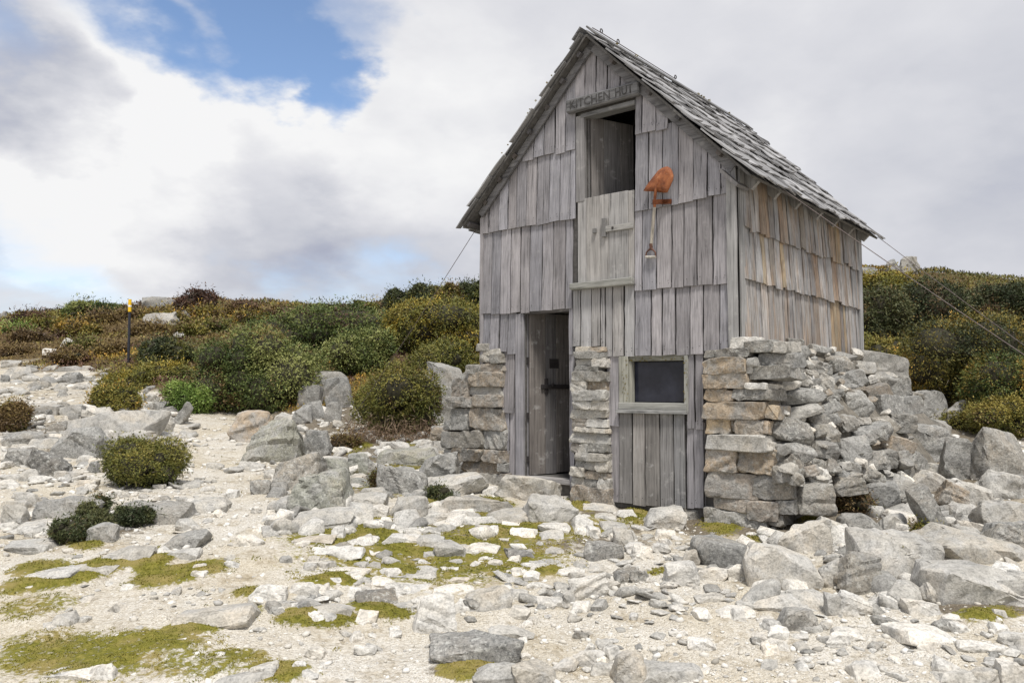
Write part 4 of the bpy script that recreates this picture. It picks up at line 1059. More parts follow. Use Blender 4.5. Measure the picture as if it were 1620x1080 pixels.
# door, standing open inwards
def leaf(name, X, Y, zb, zt, width, ang, nb, color, mat):
    base = mesh_obj(name, (lambda bm: ([box_bm(bm, .03, width - .03, .028, .05, z0, z0 + .10) for z0 in (.18 * (zt - zb), .75 * (zt - zb))], bm_mesh(name, bm))[1])(bmesh.new()), M_WOOD, hut, color)
    base.location = (X, Y, zb); base.rotation_euler.z = math.radians(ang)
    xs = [0] + sorted(rh.uniform(.25, .4) + i * .33 for i in range(nb - 1)) + [1]
    for i in range(nb):
        a, b = xs[i] * width + .002, xs[i + 1] * width - .002
        box_part('board', a, b, .0, .026 + rh.uniform(0, .003), rh.uniform(0, .01), zt - zb, mat, base, wcol(color, .08), bev=.003)
    return base
door = leaf('door', front(834, 620)[0], .05, dz0, dz1 + .02, .60, 72, 3, (0.196, 0.181, 0.173), M_PALEWOOD)
DH = dz1 - dz0
box_part('peep_hole_dark', .26, .385, -.004, .006, DH * .665, DH * .725, M_IRON, door, bev=0)  # black patch on the leaf, stands in for the dark of an opening
box_part('latch_bar', .14, .58, -.028, -.004, DH * .535, DH * .562, M_IRON, door)
box_part('latch_plate', .19, .235, -.016, -.002, DH * .505, DH * .60, M_IRON, door)
box_part('latch_knob', .27, .29, -.045, -.026, DH * .55, DH * .57, M_IRON, door)
for f in (0.077, 0.347, 0.693): box_part('hinge', -.03, .02, .02, .035, DH * f, DH * f + .07, M_IRON, door, bev=0)
hatch = leaf('hatch_shutter', front(932, 240)[0], .05, hz0 + .01, hz1 + .01, .56, 70, 3, (0.208, 0.200, 0.200), M_PALEWOOD)
# fixed lower hatch leaf
hl0, _ = front(*rx('B', 692, 300)); hl1, _ = front(*rx('B', 1006, 300)); hb = front(*rx('B', 850, 480))[1]
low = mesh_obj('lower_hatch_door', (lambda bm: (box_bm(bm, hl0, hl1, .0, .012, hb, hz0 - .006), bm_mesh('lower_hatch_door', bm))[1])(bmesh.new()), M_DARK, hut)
for a, b in zip([692,740,815,866,972][:-1] + [972], [740,815,866,972,1006]):
    X0 = front(*rx('B', a, 250))[0]; X1 = front(*rx('B', b, 250))[0]
    box_part('board', X0 + .0015, X1 - .0015, -.026 - rh.uniform(0, .004), -.002, hb, hz0 + rh.uniform(-.006, .004), M_PALEWOOD, low, wcol((0.362, 0.353, 0.346), .06), bev=.002)
lb0, lbz = front(*rx('B', 835, 205)); lb1, _ = front(*rx('B', 1005, 190))
box_part('latch_batten', lb0, lb1, -.052, -.031, lbz - .005, lbz + .055, M_HWOOD, low, (0.339, 0.331, 0.316))
box_part('latch_post', lb0 - .005, lb0 + .04, -.060, -.031, lbz - .055, lbz + .14, M_WOOD, low, (0.208, 0.204, 0.200))
pk, pz = front(*rx('B', 790, 198)); box_part('peg', pk - .02, pk + .02, -.06, -.031, pz - .025, pz + .025, M_WOOD, low, (0.185, 0.181, 0.177))
kk, kz = front(*rx('B', 893, 182)); box_part('hole_patch', kk - .012, kk + .012, -.058, -.052, kz - .012, kz + .012, M_IRON, low)  # small black block drawn for the darkness inside a hole
l0, _ = front(*rx('B', 664, 510)); l1, _ = front(*rx('B', 1010, 480)); lz0 = front(*rx('B', 840, 510))[1]; lz1 = front(*rx('B', 840, 474))[1]
box_part('hatch_ledge', l0, l1, -.095, -.03, lz0, lz1, M_HWOOD, hut, (0.308, 0.308, 0.285), bev=.008, jit=.006)
# window
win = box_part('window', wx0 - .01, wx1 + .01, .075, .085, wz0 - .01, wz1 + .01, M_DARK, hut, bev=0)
def wpart(name, x0, x1, y0, y1, z0, z1, mat, color):
    o = box_part(name, x0, x1, y0, y1, z0, z1, mat, None, color, bev=.003, jit=.002); o.parent = win; o.location -= win.location; return o
gX0 = front(*rx('D', 968, 370), .06)[0]
wpart('pane', wx0 + .02, wx1 - .004, .058, .066, wz0 + .005, wz1 - .008, M_GLASS, None)
fX0 = front(*rx('D', 906, 370))[0]; fX1 = front(*rx('D', 1226, 370))[0]
LICH = (0.354, 0.350, 0.300)
wpart('frame', fX0, wx0 - .004, -.034, .07, wz0 - .09, wz1 + .05, M_PALEWOOD, LICH)
wpart('frame', wx0 - .004, wx0 + .022, -.01, .056, wz0 - .01, wz1 + .03, M_PALEWOOD, LICH)
wpart('frame', wx1 + .001, fX1 + .012, -.034, .07, wz0 - .09, wz1 + .05, M_PALEWOOD, (0.323, 0.323, 0.293))
wpart('frame', fX0, fX1, -.012, .07, wz1 + .002, wz1 + .06, M_HWOOD, (0.254, 0.250, 0.208))
wpart('sill', fX0, fX1, -.05, .07, wz0 - .068, wz0 - .001, M_HWOOD, (0.323, 0.323, 0.300))
wpart('sill', fX0 - .015, fX1 + .01, -.078, -.03, wz0 - .105, wz0 - .070, M_HWOOD, (0.354, 0.354, 0.347))

# ------------------------------------------------------------------ roof
CT, ST = math.cos(TH), math.sin(TH)
ZRIDGE = ZA + .075; QE = (HW / 2 + .22) / CT; Y0R, Y1R = -.17, HD + .20
def slope_pt(s, q, Y, n=0.0): return Vector((HW / 2 + s * (q * CT + n * ST), Y, ZRIDGE - q * ST + n * CT))
def slope_box(name, s, q0, q1, Ya, Yb, n0, n1, mat, parent, color=None):
    vs = [slope_pt(s, q, Y, n) for q in (q0, q1) for Y in (Ya, Yb) for n in (n0, n1)]
    o = mesh_obj(name, pydata(name, vs, [(0, 1, 3, 2), (4, 6, 7, 5), (0, 4, 5, 1), (2, 3, 7, 6), (0, 2, 6, 4), (1, 5, 7, 3)]), mat, parent, color)
    return o
bmr = bmesh.new()
for s in (-1, 1):
    vs = [bmr.verts.new(slope_pt(s, q, Y, n)) for q in (.012, QE - .03) for Y in (Y0R + .03, Y1R - .03) for n in (-.022, 0)]
    for f in ((0, 1, 3, 2), (4, 6, 7, 5), (0, 4, 5, 1), (2, 3, 7, 6), (0, 2, 6, 4), (1, 5, 7, 3)): bmr.faces.new([vs[i] for i in f])
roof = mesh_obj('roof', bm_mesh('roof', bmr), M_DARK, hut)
def shingle_verts(w, L, th, rg):
    vs = []; cup = rg.uniform(-.006, .010); tw = rg.uniform(-.01, .01)
    for i in range(4):
        t = i / 3
        for k, x in enumerate((-w / 2, w / 2)):
            e = rg.uniform(-.004, .004)
            up = cup * (2 * t - 1) ** 2 + (tw if k else -tw) * (1 - t)
            vs.append((x + e, t * L + (rg.uniform(-.012, .012) if i == 0 else 0), th + up)); vs.append((x + e, t * L, up))
    fs = []
    for i in range(3):
        a = i * 4; fs += [(a, a + 2, a + 6, a + 4), (a + 1, a + 5, a + 7, a + 3), (a, a + 4, a + 5, a + 1), (a + 2, a + 3, a + 7, a + 6)]
    fs += [(0, 1, 3, 2), (12, 14, 15, 13)]
    return vs, fs
EXP = QE / 8.6
def slope_matrix(s, q, Y, lift):
    p = slope_pt(s, q, Y, lift)
    Ya = Vector((-s * CT, 0, ST)); Za = Vector((s * ST, 0, CT)); Xa = Ya.cross(Za)
    tilt = math.atan2(.030, .42)
    m = Matrix((Xa, Ya, Za)).transposed().to_4x4(); m.translation = p
    return m @ Matrix.Rotation(-tilt + rh.uniform(-.012, .02), 4, 'X') @ Matrix.Rotation(rh.uniform(-.03, .03), 4, 'Z')
left_v, left_f = [], []
for s in (1, -1):
    for c in range(9):
        q = QE + .03 - c * EXP
        Y = Y0R + rh.uniform(-.03, .02)
        first = True
        while Y < Y1R - .03:
            w = rh.uniform(.105, .185)
            if Y + w > Y1R + .02: w = max(.06, Y1R + .01 - Y)
            Ln = min(.44, q - .01) if c == 8 else .44
            if Ln < .1: break
            vs, fs = shingle_verts(w - rh.uniform(.004, .014), Ln, rh.uniform(.010, .017), rh)
            m = slope_matrix(s, q + rh.uniform(-.02, .025), Y + w / 2, .034 + rh.uniform(-.004, .008))
            if s == 1 or first or Y + w > Y1R - .05:
                k = rh.uniform(.68, 1.22)
                o = mesh_obj('shingle', pydata('shingle', vs, fs), M_SHINGLE, roof, (.32 * k, .318 * k, .322 * k)); o.matrix_basis = m
            else:
                n = len(left_v); left_v += [m @ Vector(v) for v in vs]; left_f += [tuple(i + n for i in f) for f in fs]
            first = False; Y += w
props(mesh_obj('shingles', pydata('shingles', left_v, left_f), M_SHINGLE, roof, (0.277, 0.277, 0.277)), kind='stuff')
for s in (-1, 1):
    slope_box('ridge_board', s, -.0 if s > 0 else -.02, .13, Y0R - .03, Y1R, .052, .070, M_HWOOD, roof, (0.185, 0.185, 0.189))
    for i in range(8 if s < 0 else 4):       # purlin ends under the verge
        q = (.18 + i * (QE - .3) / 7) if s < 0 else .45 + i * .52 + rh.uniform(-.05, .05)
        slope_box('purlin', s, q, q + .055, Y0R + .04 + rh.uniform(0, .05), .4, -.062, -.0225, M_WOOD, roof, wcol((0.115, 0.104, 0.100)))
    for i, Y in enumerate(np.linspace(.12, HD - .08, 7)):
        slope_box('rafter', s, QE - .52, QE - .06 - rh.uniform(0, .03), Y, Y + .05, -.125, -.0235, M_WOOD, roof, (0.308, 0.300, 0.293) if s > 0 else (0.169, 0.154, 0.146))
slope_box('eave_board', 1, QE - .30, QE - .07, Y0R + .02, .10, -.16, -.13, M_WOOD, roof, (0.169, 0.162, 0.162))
# wire eyes on the ridge
def ring(name, c, r, mat, parent, axis='Y'):
    pts = [(c[0] + (r * math.cos(a) if axis != 'X' else 0), c[1] + (r * math.cos(a) if axis == 'X' else 0), c[2] + r * math.sin(a)) for a in np.linspace(0, 2 * math.pi, 13)]
    return mesh_obj(name, tube_mesh(name, pts, .006, 5, False), mat, parent)
for Y in (.12, .45, 1.75): ring('wire_eye', (HW / 2 + .02, Y, ZRIDGE + .11), .022, M_IRON, roof, 'X')
mesh_obj('ridge_wire', tube_mesh('ridge_wire', [(HW / 2 + .02, -.05, ZRIDGE + .085), (HW / 2 + .02, .12, ZRIDGE + .09), (HW / 2 + .02, .45, ZRIDGE + .09), (HW / 2 + .02, 1.75, ZRIDGE + .085)], .005, 5), M_WIRE, roof)

# ------------------------------------------------------------------ shovel and its strap
sX, sZ = front(1036, 320)
sw = to_world(sX, -.05, sZ)
shovel = empty('shovel', tuple(sw), HROT, 'rusty orange shovel hung blade up on the hut front', 'shovel')
def sh(zx, zy, out):
    """zoomed pixel -> shovel-local point"""
    X, Z = front(980 + zx / 5.683, 240 + zy / 5.683, -out)
    return Vector((X - sX, -(out - .05), Z - sZ))
outl = [(215,352),(234,318),(260,280),(310,215),(345,172),(375,150),(405,137),(430,133),(455,145),(472,168),(485,215),(482,248),(470,280),(450,325),(430,368),(400,370),(370,368),(332,362),(300,358),(250,358)]
bmS = bmesh.new(); cen = np.array([355, 275.0])
rings = []
for f, o in ((1.0, .075), (.72, .096), (.42, .108), (.0, .112)):
    if f == 0: rings.append([bmS.verts.new(sh(cen[0], cen[1], o))]); break
    rg_ = []
    for (a, b) in outl:
        p = cen + (np.array([a, b]) - cen) * f
        fold = math.exp(-((p[0] - (335 - (p[1] - 300) * .25)) / 22) ** 2) * (.018 if p[1] > 215 else 0)
        rg_.append(bmS.verts.new(sh(p[0], p[1], o + (.022 if f == 1 and (a > 420 or a < 260) else 0) + fold)))
    rings.append(rg_)
nO = len(outl)
for i in range(2):
    for k in range(nO): bmS.faces.new((rings[i][k], rings[i][(k + 1) % nO], rings[i + 1][(k + 1) % nO], rings[i + 1][k]))
for k in range(nO): bmS.faces.new((rings[2][k], rings[2][(k + 1) % nO], rings[3][0]))
bmesh.ops.recalc_face_normals(bmS, faces=bmS.faces)
bmesh.ops.solidify(bmS, geom=list(bmS.faces), thickness=.004)
meS = bm_mesh('blade', bmS); meS.polygons.foreach_set('use_smooth', np.ones(len(meS.polygons), bool))
mesh_obj('blade', meS, M_RUST, shovel)
mesh_obj('socket', tube_mesh('socket', [sh(352, 232, .118), sh(340, 290, .118), sh(325, 350, .108), sh(318, 420, .092), sh(315, 505, .085)], [.005, .011, .014, .0145, .0145], 8), M_RUST, shovel)
mesh_obj('shaft', tube_mesh('shaft', [sh(315, 500, .085), sh(306, 600, .08), sh(296, 720, .075), sh(285, 850, .07)], [.0155, .0165, .016, .0155], 8), M_WOOD, shovel, (.40, .365, .31))
gp = [sh(284, 828, .07), sh(284, 870, .07), sh(262, 885, .07), sh(242, 905, .07), sh(237, 945, .07)]
gp2 = [sh(284, 870, .07), sh(305, 885, .07), sh(322, 905, .07), sh(325, 945, .07)]
M_GRIP = flat_material('shovel_grip_iron', (.11, .055, .04), .7)
mesh_obj('grip_yoke', tube_mesh('grip_yoke', gp, [.02, .016, .009, .008, .008], 7), M_GRIP, shovel)
mesh_obj('grip_yoke', tube_mesh('grip_yoke', gp2, [.016, .009, .008, .008], 7), M_GRIP, shovel)
mesh_obj('grip_bar', tube_mesh('grip_bar', [sh(234, 945, .07), sh(281, 947, .07), sh(328, 945, .07)], [.012, .0145, .012], 8), M_WOOD, shovel, (.50, .47, .42))
st = []
for zx, zy, o in ((296, 455, .045), (300, 453, .115), (375, 450, .122), (392, 450, .05), (470, 447, .046)):
    a = sh(zx, zy - 22, o); b = sh(zx, zy + 22, o); st.append((a, b))
vs = []
for a, b in st: vs += [a, b]
bmB = bmesh.new(); bv = [bmB.verts.new(v) for v in vs]
for i in range(len(st) - 1): bmB.faces.new((bv[2 * i], bv[2 * i + 2], bv[2 * i + 3], bv[2 * i + 1]))
bmesh.ops.solidify(bmB, geom=list(bmB.faces), thickness=.004)
br = mesh_obj('shovel_bracket', bm_mesh('shovel_bracket', bmB), M_RUST, hut); br.location = (sX, -.05, sZ)

# ------------------------------------------------------------------ guy wires
def guy(name, A, m, t, label, sgn=1):
    a = to_world(*A); b = np.array([a[0] + sgn * U[0] * t, a[1] + sgn * U[1] * t, a[2] - m * t])
    gz = float(height(np.array([b[0]]), np.array([b[1]]))[0])
    k = (a[2] - gz + .05) / (a[2] - b[2]); b = a + (b - a) * k
    pts = [tuple(a + (b - a) * f + np.array([0, 0, -.05 * math.sin(math.pi * f)])) for f in np.linspace(0, 1, 12)]
    root = empty(name, tuple(b), 0, label, 'guy wire', None)
    rel = [tuple(np.array(p) - b) for p in pts]
    mesh_obj('cable', tube_mesh('cable', rel, .0038, 5), M_WIRE, root)
    mesh_obj('anchor_pin', tube_mesh('anchor_pin', [(0, 0, -.12), (0, 0, .09)], .012, 6), M_IRON, root)
eX = HW + .20; eZ = ZRIDGE - QE * ST
yA = side(1236, 286, eX)[0]
guy('guy_wire', (eX, yA, eZ + .035), .83, 3.4, 'thin guy wire from the middle of the roof eave over the stone wall')
guy('guy_wire', (eX, HD + .16, eZ + .035), .90, 3.0, 'thin guy wire from the back corner of the roof eave')
guy('guy_wire', (-.2, .1, eZ + .02), 1.0, 3.0, 'thin guy wire from the eave on the door side of the hut', -1)

# ------------------------------------------------------------------ dry stone work
def wall_rock(seed, dims, detail):
    """squared stone for walls"""
    return rock_mesh('stone', seed, dims, 'wall', detail)
def stone_thing(name, Xc, Yc, label):
    p = to_world(Xc, Yc, 0); return empty(name, (p[0], p[1], 0), HROT, label, 'stone wall'), (Xc, Yc)
butt, bo = stone_thing('stone_buttress', -.2, .1, 'narrow stacked stone buttress between the door and the shrubs')
pier, po = stone_thing('stone_pier', 1.75, .0, 'slim dry stone pier between the open door and the window boards')
wallR, wo_ = stone_thing('dry_stone_wall', HW + .2, .6, 'high dry stone wall banked against the side of the hut')
def stone(parent, org, reg, box, tone, y0=-.06, dm=.26, grow=1.05):
    x0, ya = rx(reg, box[0], box[1]); x1, yb = rx(reg, box[2], box[3])
    X0, Z1 = front(x0, ya, y0); X1, _ = front(x1, ya, y0); _, Z0 = front((x0 + x1) / 2, yb, y0); _, Z1 = front((x0 + x1) / 2, ya, y0)
    seed = int(x0 * 13 + ya * 71) % 9973; rg = random.Random(seed)
    me = wall_rock(seed, ((X1 - X0) * grow, dm, (Z1 - Z0) * grow), 2)
    o = mesh_obj('stone', me, None, parent)
    o.location = ((X0 + X1) / 2 - org[0], y0 + dm / 2 - rg.uniform(0, .05) - org[1], (Z0 + Z1) / 2)
    o.rotation_euler = (rg.uniform(-.05, .05), rg.uniform(-.04, .04), rg.uniform(-.08, .08))
    tint(o, tone, rg)
for bx in ((215,190,290,228),(250,212,335,245),(235,240,290,282),(288,236,350,282),(180,290,240,332),(235,282,355,326),(190,328,347,396),(150,325,195,372),(105,355,187,450),(180,393,345,440),(88,446,212,494),(212,437,342,492),(93,492,192,526),(188,478,222,512),
           (188,493,352,600),(95,525,188,600),(60,600,252,688),(250,596,360,692),(72,690,112,726),(110,685,257,746),(255,690,365,752),(150,748,332,810),(328,755,367,800),(205,805,342,858),(338,803,382,838),(8,585,82,622),(3,610,72,652),(60,560,100,600)):
    stone(butt, bo, 'D', bx, 'b' if bx[0] > 180 and bx[1] > 270 and bx[1] < 560 else random.Random(bx[0] + bx[1]).choice('gbp'), y0=-.05, dm=.34)
for bx in ((690,205,757,232),(755,205,832,232),(692,230,830,264),(692,262,777,296),(773,262,840,306),(698,296,807,328),(685,325,840,370),(678,368,752,426),(745,368,836,416),(688,414,836,464),(680,464,772,502),(770,460,838,504),(670,500,840,546),
           (672,543,742,604),(735,545,842,592),(690,588,842,610),(665,605,838,664),(668,664,716,707),(712,664,760,710),(756,658,842,702),(698,703,848,744),(690,740,740,777),(735,746,792,787),(790,742,850,797),(672,778,737,820),(730,793,847,832),
           (670,823,732,872),(730,830,802,878),(798,830,852,888),(678,870,857,955)):
    stone(pier, po, 'D', bx, random.Random(bx[0] * 3 + bx[1]).choice('ppbgp'), y0=-.075, dm=.24)
for bx, t in (((110,158,162,197),'g'),((157,153,312,197),'d'),((108,198,307,277),'t'),((98,268,307,342),'t'),((102,338,212,402),'t'),((242,345,417,402),'l'),((300,320,402,349),'w'),((205,345,245,402),'t'),((103,400,390,484),'t'),((110,480,227,557),'y'),((225,485,252,545),'b'),
              ((250,486,382,572),'b'),((113,558,402,634),'p'),((105,612,262,740),'t'),((255,632,452,750),'b'),((105,738,347,867),'b'),((335,755,522,877),'l'),((140,862,332,927),'b'),((315,878,452,970),'b'),((440,875,532,942),'g'),((305,195,355,240),'p'),((300,232,330,275),'p'),((395,600,430,645),'w'),((380,500,405,560),'t'),((96,915,222,990),'g'),((205,922,335,1000),'p'),((300,955,400,1015),'g'),((395,930,470,1000),'g')):
    stone(wallR, wo_, 'R5', bx, t, y0=-.085, dm=.40)
# the banked side of the wall: stones on a battered face
def o_surf(s, z):
    ob = .66 + .30 * max(s, 0); zt = 1.62 if s < HD else max(.7, 1.62 - (s - HD) * .65)
    f = min(max(z / zt, 0), 1.3)
    return (ob + (.10 - ob) * min(f, 1)) if f <= 1 else -.3
def batter_hit(px, py):
    d = pdir(px, py); o = to_local(ORG); dl = np.array([d[:2] @ U, d[:2] @ V, d[2]])
    for t in np.linspace(5.5, 14, 900):
        p = o + dl * t
        if -.12 < p[1] < HD + 1.5 and 0 < p[0] - HW < o_surf(p[1], p[2]): return p, t
    return None
SLOPE = [((230,95,312,152),'w'),((300,120,427,177),'g'),((420,118,492,172),'p'),((490,108,567,157),'g'),((345,172,512,242),'l'),((320,235,512,305),'g'),((455,150,592,207),'g'),((410,290,552,347),'w'),((428,343,652,420),'l'),((388,425,447,492),'y'),((430,418,647,487),'p'),
         ((590,140,692,182),'g'),((650,160,812,217),'g'),((665,188,802,272),'l'),((558,208,662,267),'g'),((638,223,692,282),'g'),((620,273,717,352),'p'),((690,268,852,347),'l'),((403,483,607,602),'l'),((385,500,412,560),'t'),((425,598,612,682),'l'),((458,660,572,732),'d'),((423,703,532,787),'g'),
         ((573,710,692,797),'w'),((528,783,722,952),'g'),((810,178,1032,282),'g'),((925,298,1062,382),'g'),((1038,293,1132,372),'p'),((850,330,972,390),'b'),((735,353,897,482),'g'),((893,383,1032,472),'g'),((638,408,742,462),'g'),((578,463,742,517),'l'),((733,473,822,542),'g'),
         ((818,483,882,517),'p'),((883,468,1012,552),'g'),((968,463,1092,552),'g'),((598,513,737,592),'g'),((758,518,982,602),'l'),((598,588,732,682),'d'),((728,578,882,702),'g'),((878,558,1077,662),'b'),((818,638,977,722),'g'),((973,628,1147,752),'g'),((688,748,852,842),'g'),
         ((818,713,942,792),'g'),((863,788,1022,912),'g'),((958,758,1082,832),'p'),((850,270,990,335),'g'),((540,255,640,300),'g'),((545,300,640,345),'d'),((640,345,745,412),'g'),((1000,380,1120,470),'g'),((512,172,600,240),'p'),((800,215,900,275),'p'),((900,270,1010,310),'p'),
         ((1060,360,1135,420),'g'),((690,460,750,520),'d'),((650,680,740,750),'d'),((560,675,660,715),'g'),((740,690,830,752),'g'),((930,640,1000,720),'g')]
rw = random.Random(31)
for bx, t in SLOPE:
    x0, ya = rx('R5', bx[0], bx[1]); x1, yb = rx('R5', bx[2], bx[3])
    if (bx[0] + bx[2]) / 2 < 475:
        stone(wallR, wo_, 'R5', bx, t, y0=-.05, dm=.40); continue
    r = batter_hit((x0 + x1) / 2, (ya + yb) / 2)
    if r is None:
        boulder('R5', bx, t, L_TAL, group=G_TAL); continue
    p, tt = r; m = tt / FPX * (1.0)
    wm, hm = (x1 - x0) * m * 1.06, (yb - ya) * m * 1.06
    dm = min(max(.7 * wm, .18), .42)
    me = rock_mesh('stone', int(x0 * 11 + ya * 5) % 9871, (wm, dm, hm), rw.choice(('wall', 'block', 'block')), 2)
    o = mesh_obj('stone', me, None, wallR)
    vd = np.array([pdir((x0 + x1) / 2, (ya + yb) / 2)[:2] @ U, pdir((x0 + x1) / 2, (ya + yb) / 2)[:2] @ V])
    q = p[:2] + vd * dm * .22
    o.location = (q[0] - wo_[0], q[1] - wo_[1], p[2])
    o.rotation_euler = (rw.uniform(-.18, .18), rw.uniform(-.34, .34), -HROT + rw.uniform(-.15, .4)); tint(o, t, rw)
# small packing stones wedged between them
for i in range(110):
    px, py = rw.uniform(1240, 1440), rw.uniform(548, 760)
    r = batter_hit(px, py)
    if r is None: continue
    p, tt = r; sz = rw.uniform(.06, .15)
    o = mesh_obj('stone', rock_mesh('stone', 5000 + i, (sz, sz * .8, sz * rw.uniform(.45, .8)), 'block', 1), None, wallR)
    o.location = (p[0] - wo_[0] + rw.uniform(-.02, .05), p[1] - wo_[1], p[2]); o.rotation_euler = (rw.uniform(-.5, .5), rw.uniform(-.5, .5), rw.uniform(0, 6)); tint(o, rw.choice('pggwb'), rw)
# hearting behind the facing stones, coloured dark to shade the gaps
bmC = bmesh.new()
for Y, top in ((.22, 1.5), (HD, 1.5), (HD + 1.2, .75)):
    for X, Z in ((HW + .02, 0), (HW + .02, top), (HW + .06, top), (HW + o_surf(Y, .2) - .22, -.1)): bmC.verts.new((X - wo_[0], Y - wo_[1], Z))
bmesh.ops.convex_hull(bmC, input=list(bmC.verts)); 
mesh_obj('hearting', bm_mesh('hearting', bmC), M_WALL_CORE, wallR)
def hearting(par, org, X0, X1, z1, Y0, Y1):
    o = box_part('hearting', X0 - org[0], X1 - org[0], Y0 - org[1], Y1 - org[1], -.1, z1, M_WALL_CORE, par, bev=.03)
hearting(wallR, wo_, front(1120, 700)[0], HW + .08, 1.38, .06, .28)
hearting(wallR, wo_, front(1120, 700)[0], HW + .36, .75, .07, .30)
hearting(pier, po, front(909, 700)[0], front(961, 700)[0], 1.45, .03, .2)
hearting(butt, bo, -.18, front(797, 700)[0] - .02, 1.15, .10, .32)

# ------------------------------------------------------------------ vegetation
PAL = {'olive': [(.050, .060, .014), (.118, .118, .026), (.225, .182, .042)], 'dark': [(.026, .036, .016), (.052, .062, .024), (.098, .098, .040)],
       'yellow': [(.085, .088, .016), (.185, .160, .026), (.34, .235, .035)], 'brown': [(.055, .036, .020), (.115, .076, .032), (.185, .140, .045)],
       'green': [(.055, .090, .016), (.115, .180, .034), (.24, .29, .08)], 'orange': [(.066, .066, .016), (.175, .140, .028), (.40, .225, .042)],
       'red': [(.045, .030, .022), (.085, .045, .032), (.13, .075, .045)], 'sage': [(.026, .044, .011), (.082, .108, .027), (.205, .215, .07)]}
def leaf_tris(P, N, size, R, spiky=.5):
    """one small triangle per point, roughly facing along N"""
    n = len(P)
    Nn = N + R.normal(0, .55, (n, 3)); Nn /= np.linalg.norm(Nn, axis=1)[:, None] + 1e-9
    t = np.cross(Nn, R.normal(0, 1, (n, 3))); t /= np.linalg.norm(t, axis=1)[:, None] + 1e-9
    b = np.cross(Nn, t)
    s = (size * R.uniform(.6, 1.4, n))[:, None]
    ax = t * (1 - spiky) + N * spiky + R.normal(0, .25, (n, 3)); ax /= np.linalg.norm(ax, axis=1)[:, None] + 1e-9
    v0 = P - b * s * .42; v1 = P + b * s * .42; v2 = P + ax * s * 1.5
    return np.stack([v0, v1, v2], 1).reshape(-1, 3)
def blend(pal, t):
    a, b, c = (np.array(k)[None] for k in PAL[pal]); t = np.clip(t, 0, 1)[:, None]
    return np.where(t < .5, a + (b - a) * t * 2, b + (c - b) * (t * 2 - 1))
ICO_V, ICO_F = None, None
def ico2():
    bm = bmesh.new(); bmesh.ops.create_icosphere(bm, subdivisions=2, radius=1)
    v = np.array([tuple(x.co) for x in bm.verts]); f = np.array([[q.index for q in g.verts] for g in bm.faces]); bm.free(); return v, f
ICO_V, ICO_F = ico2()
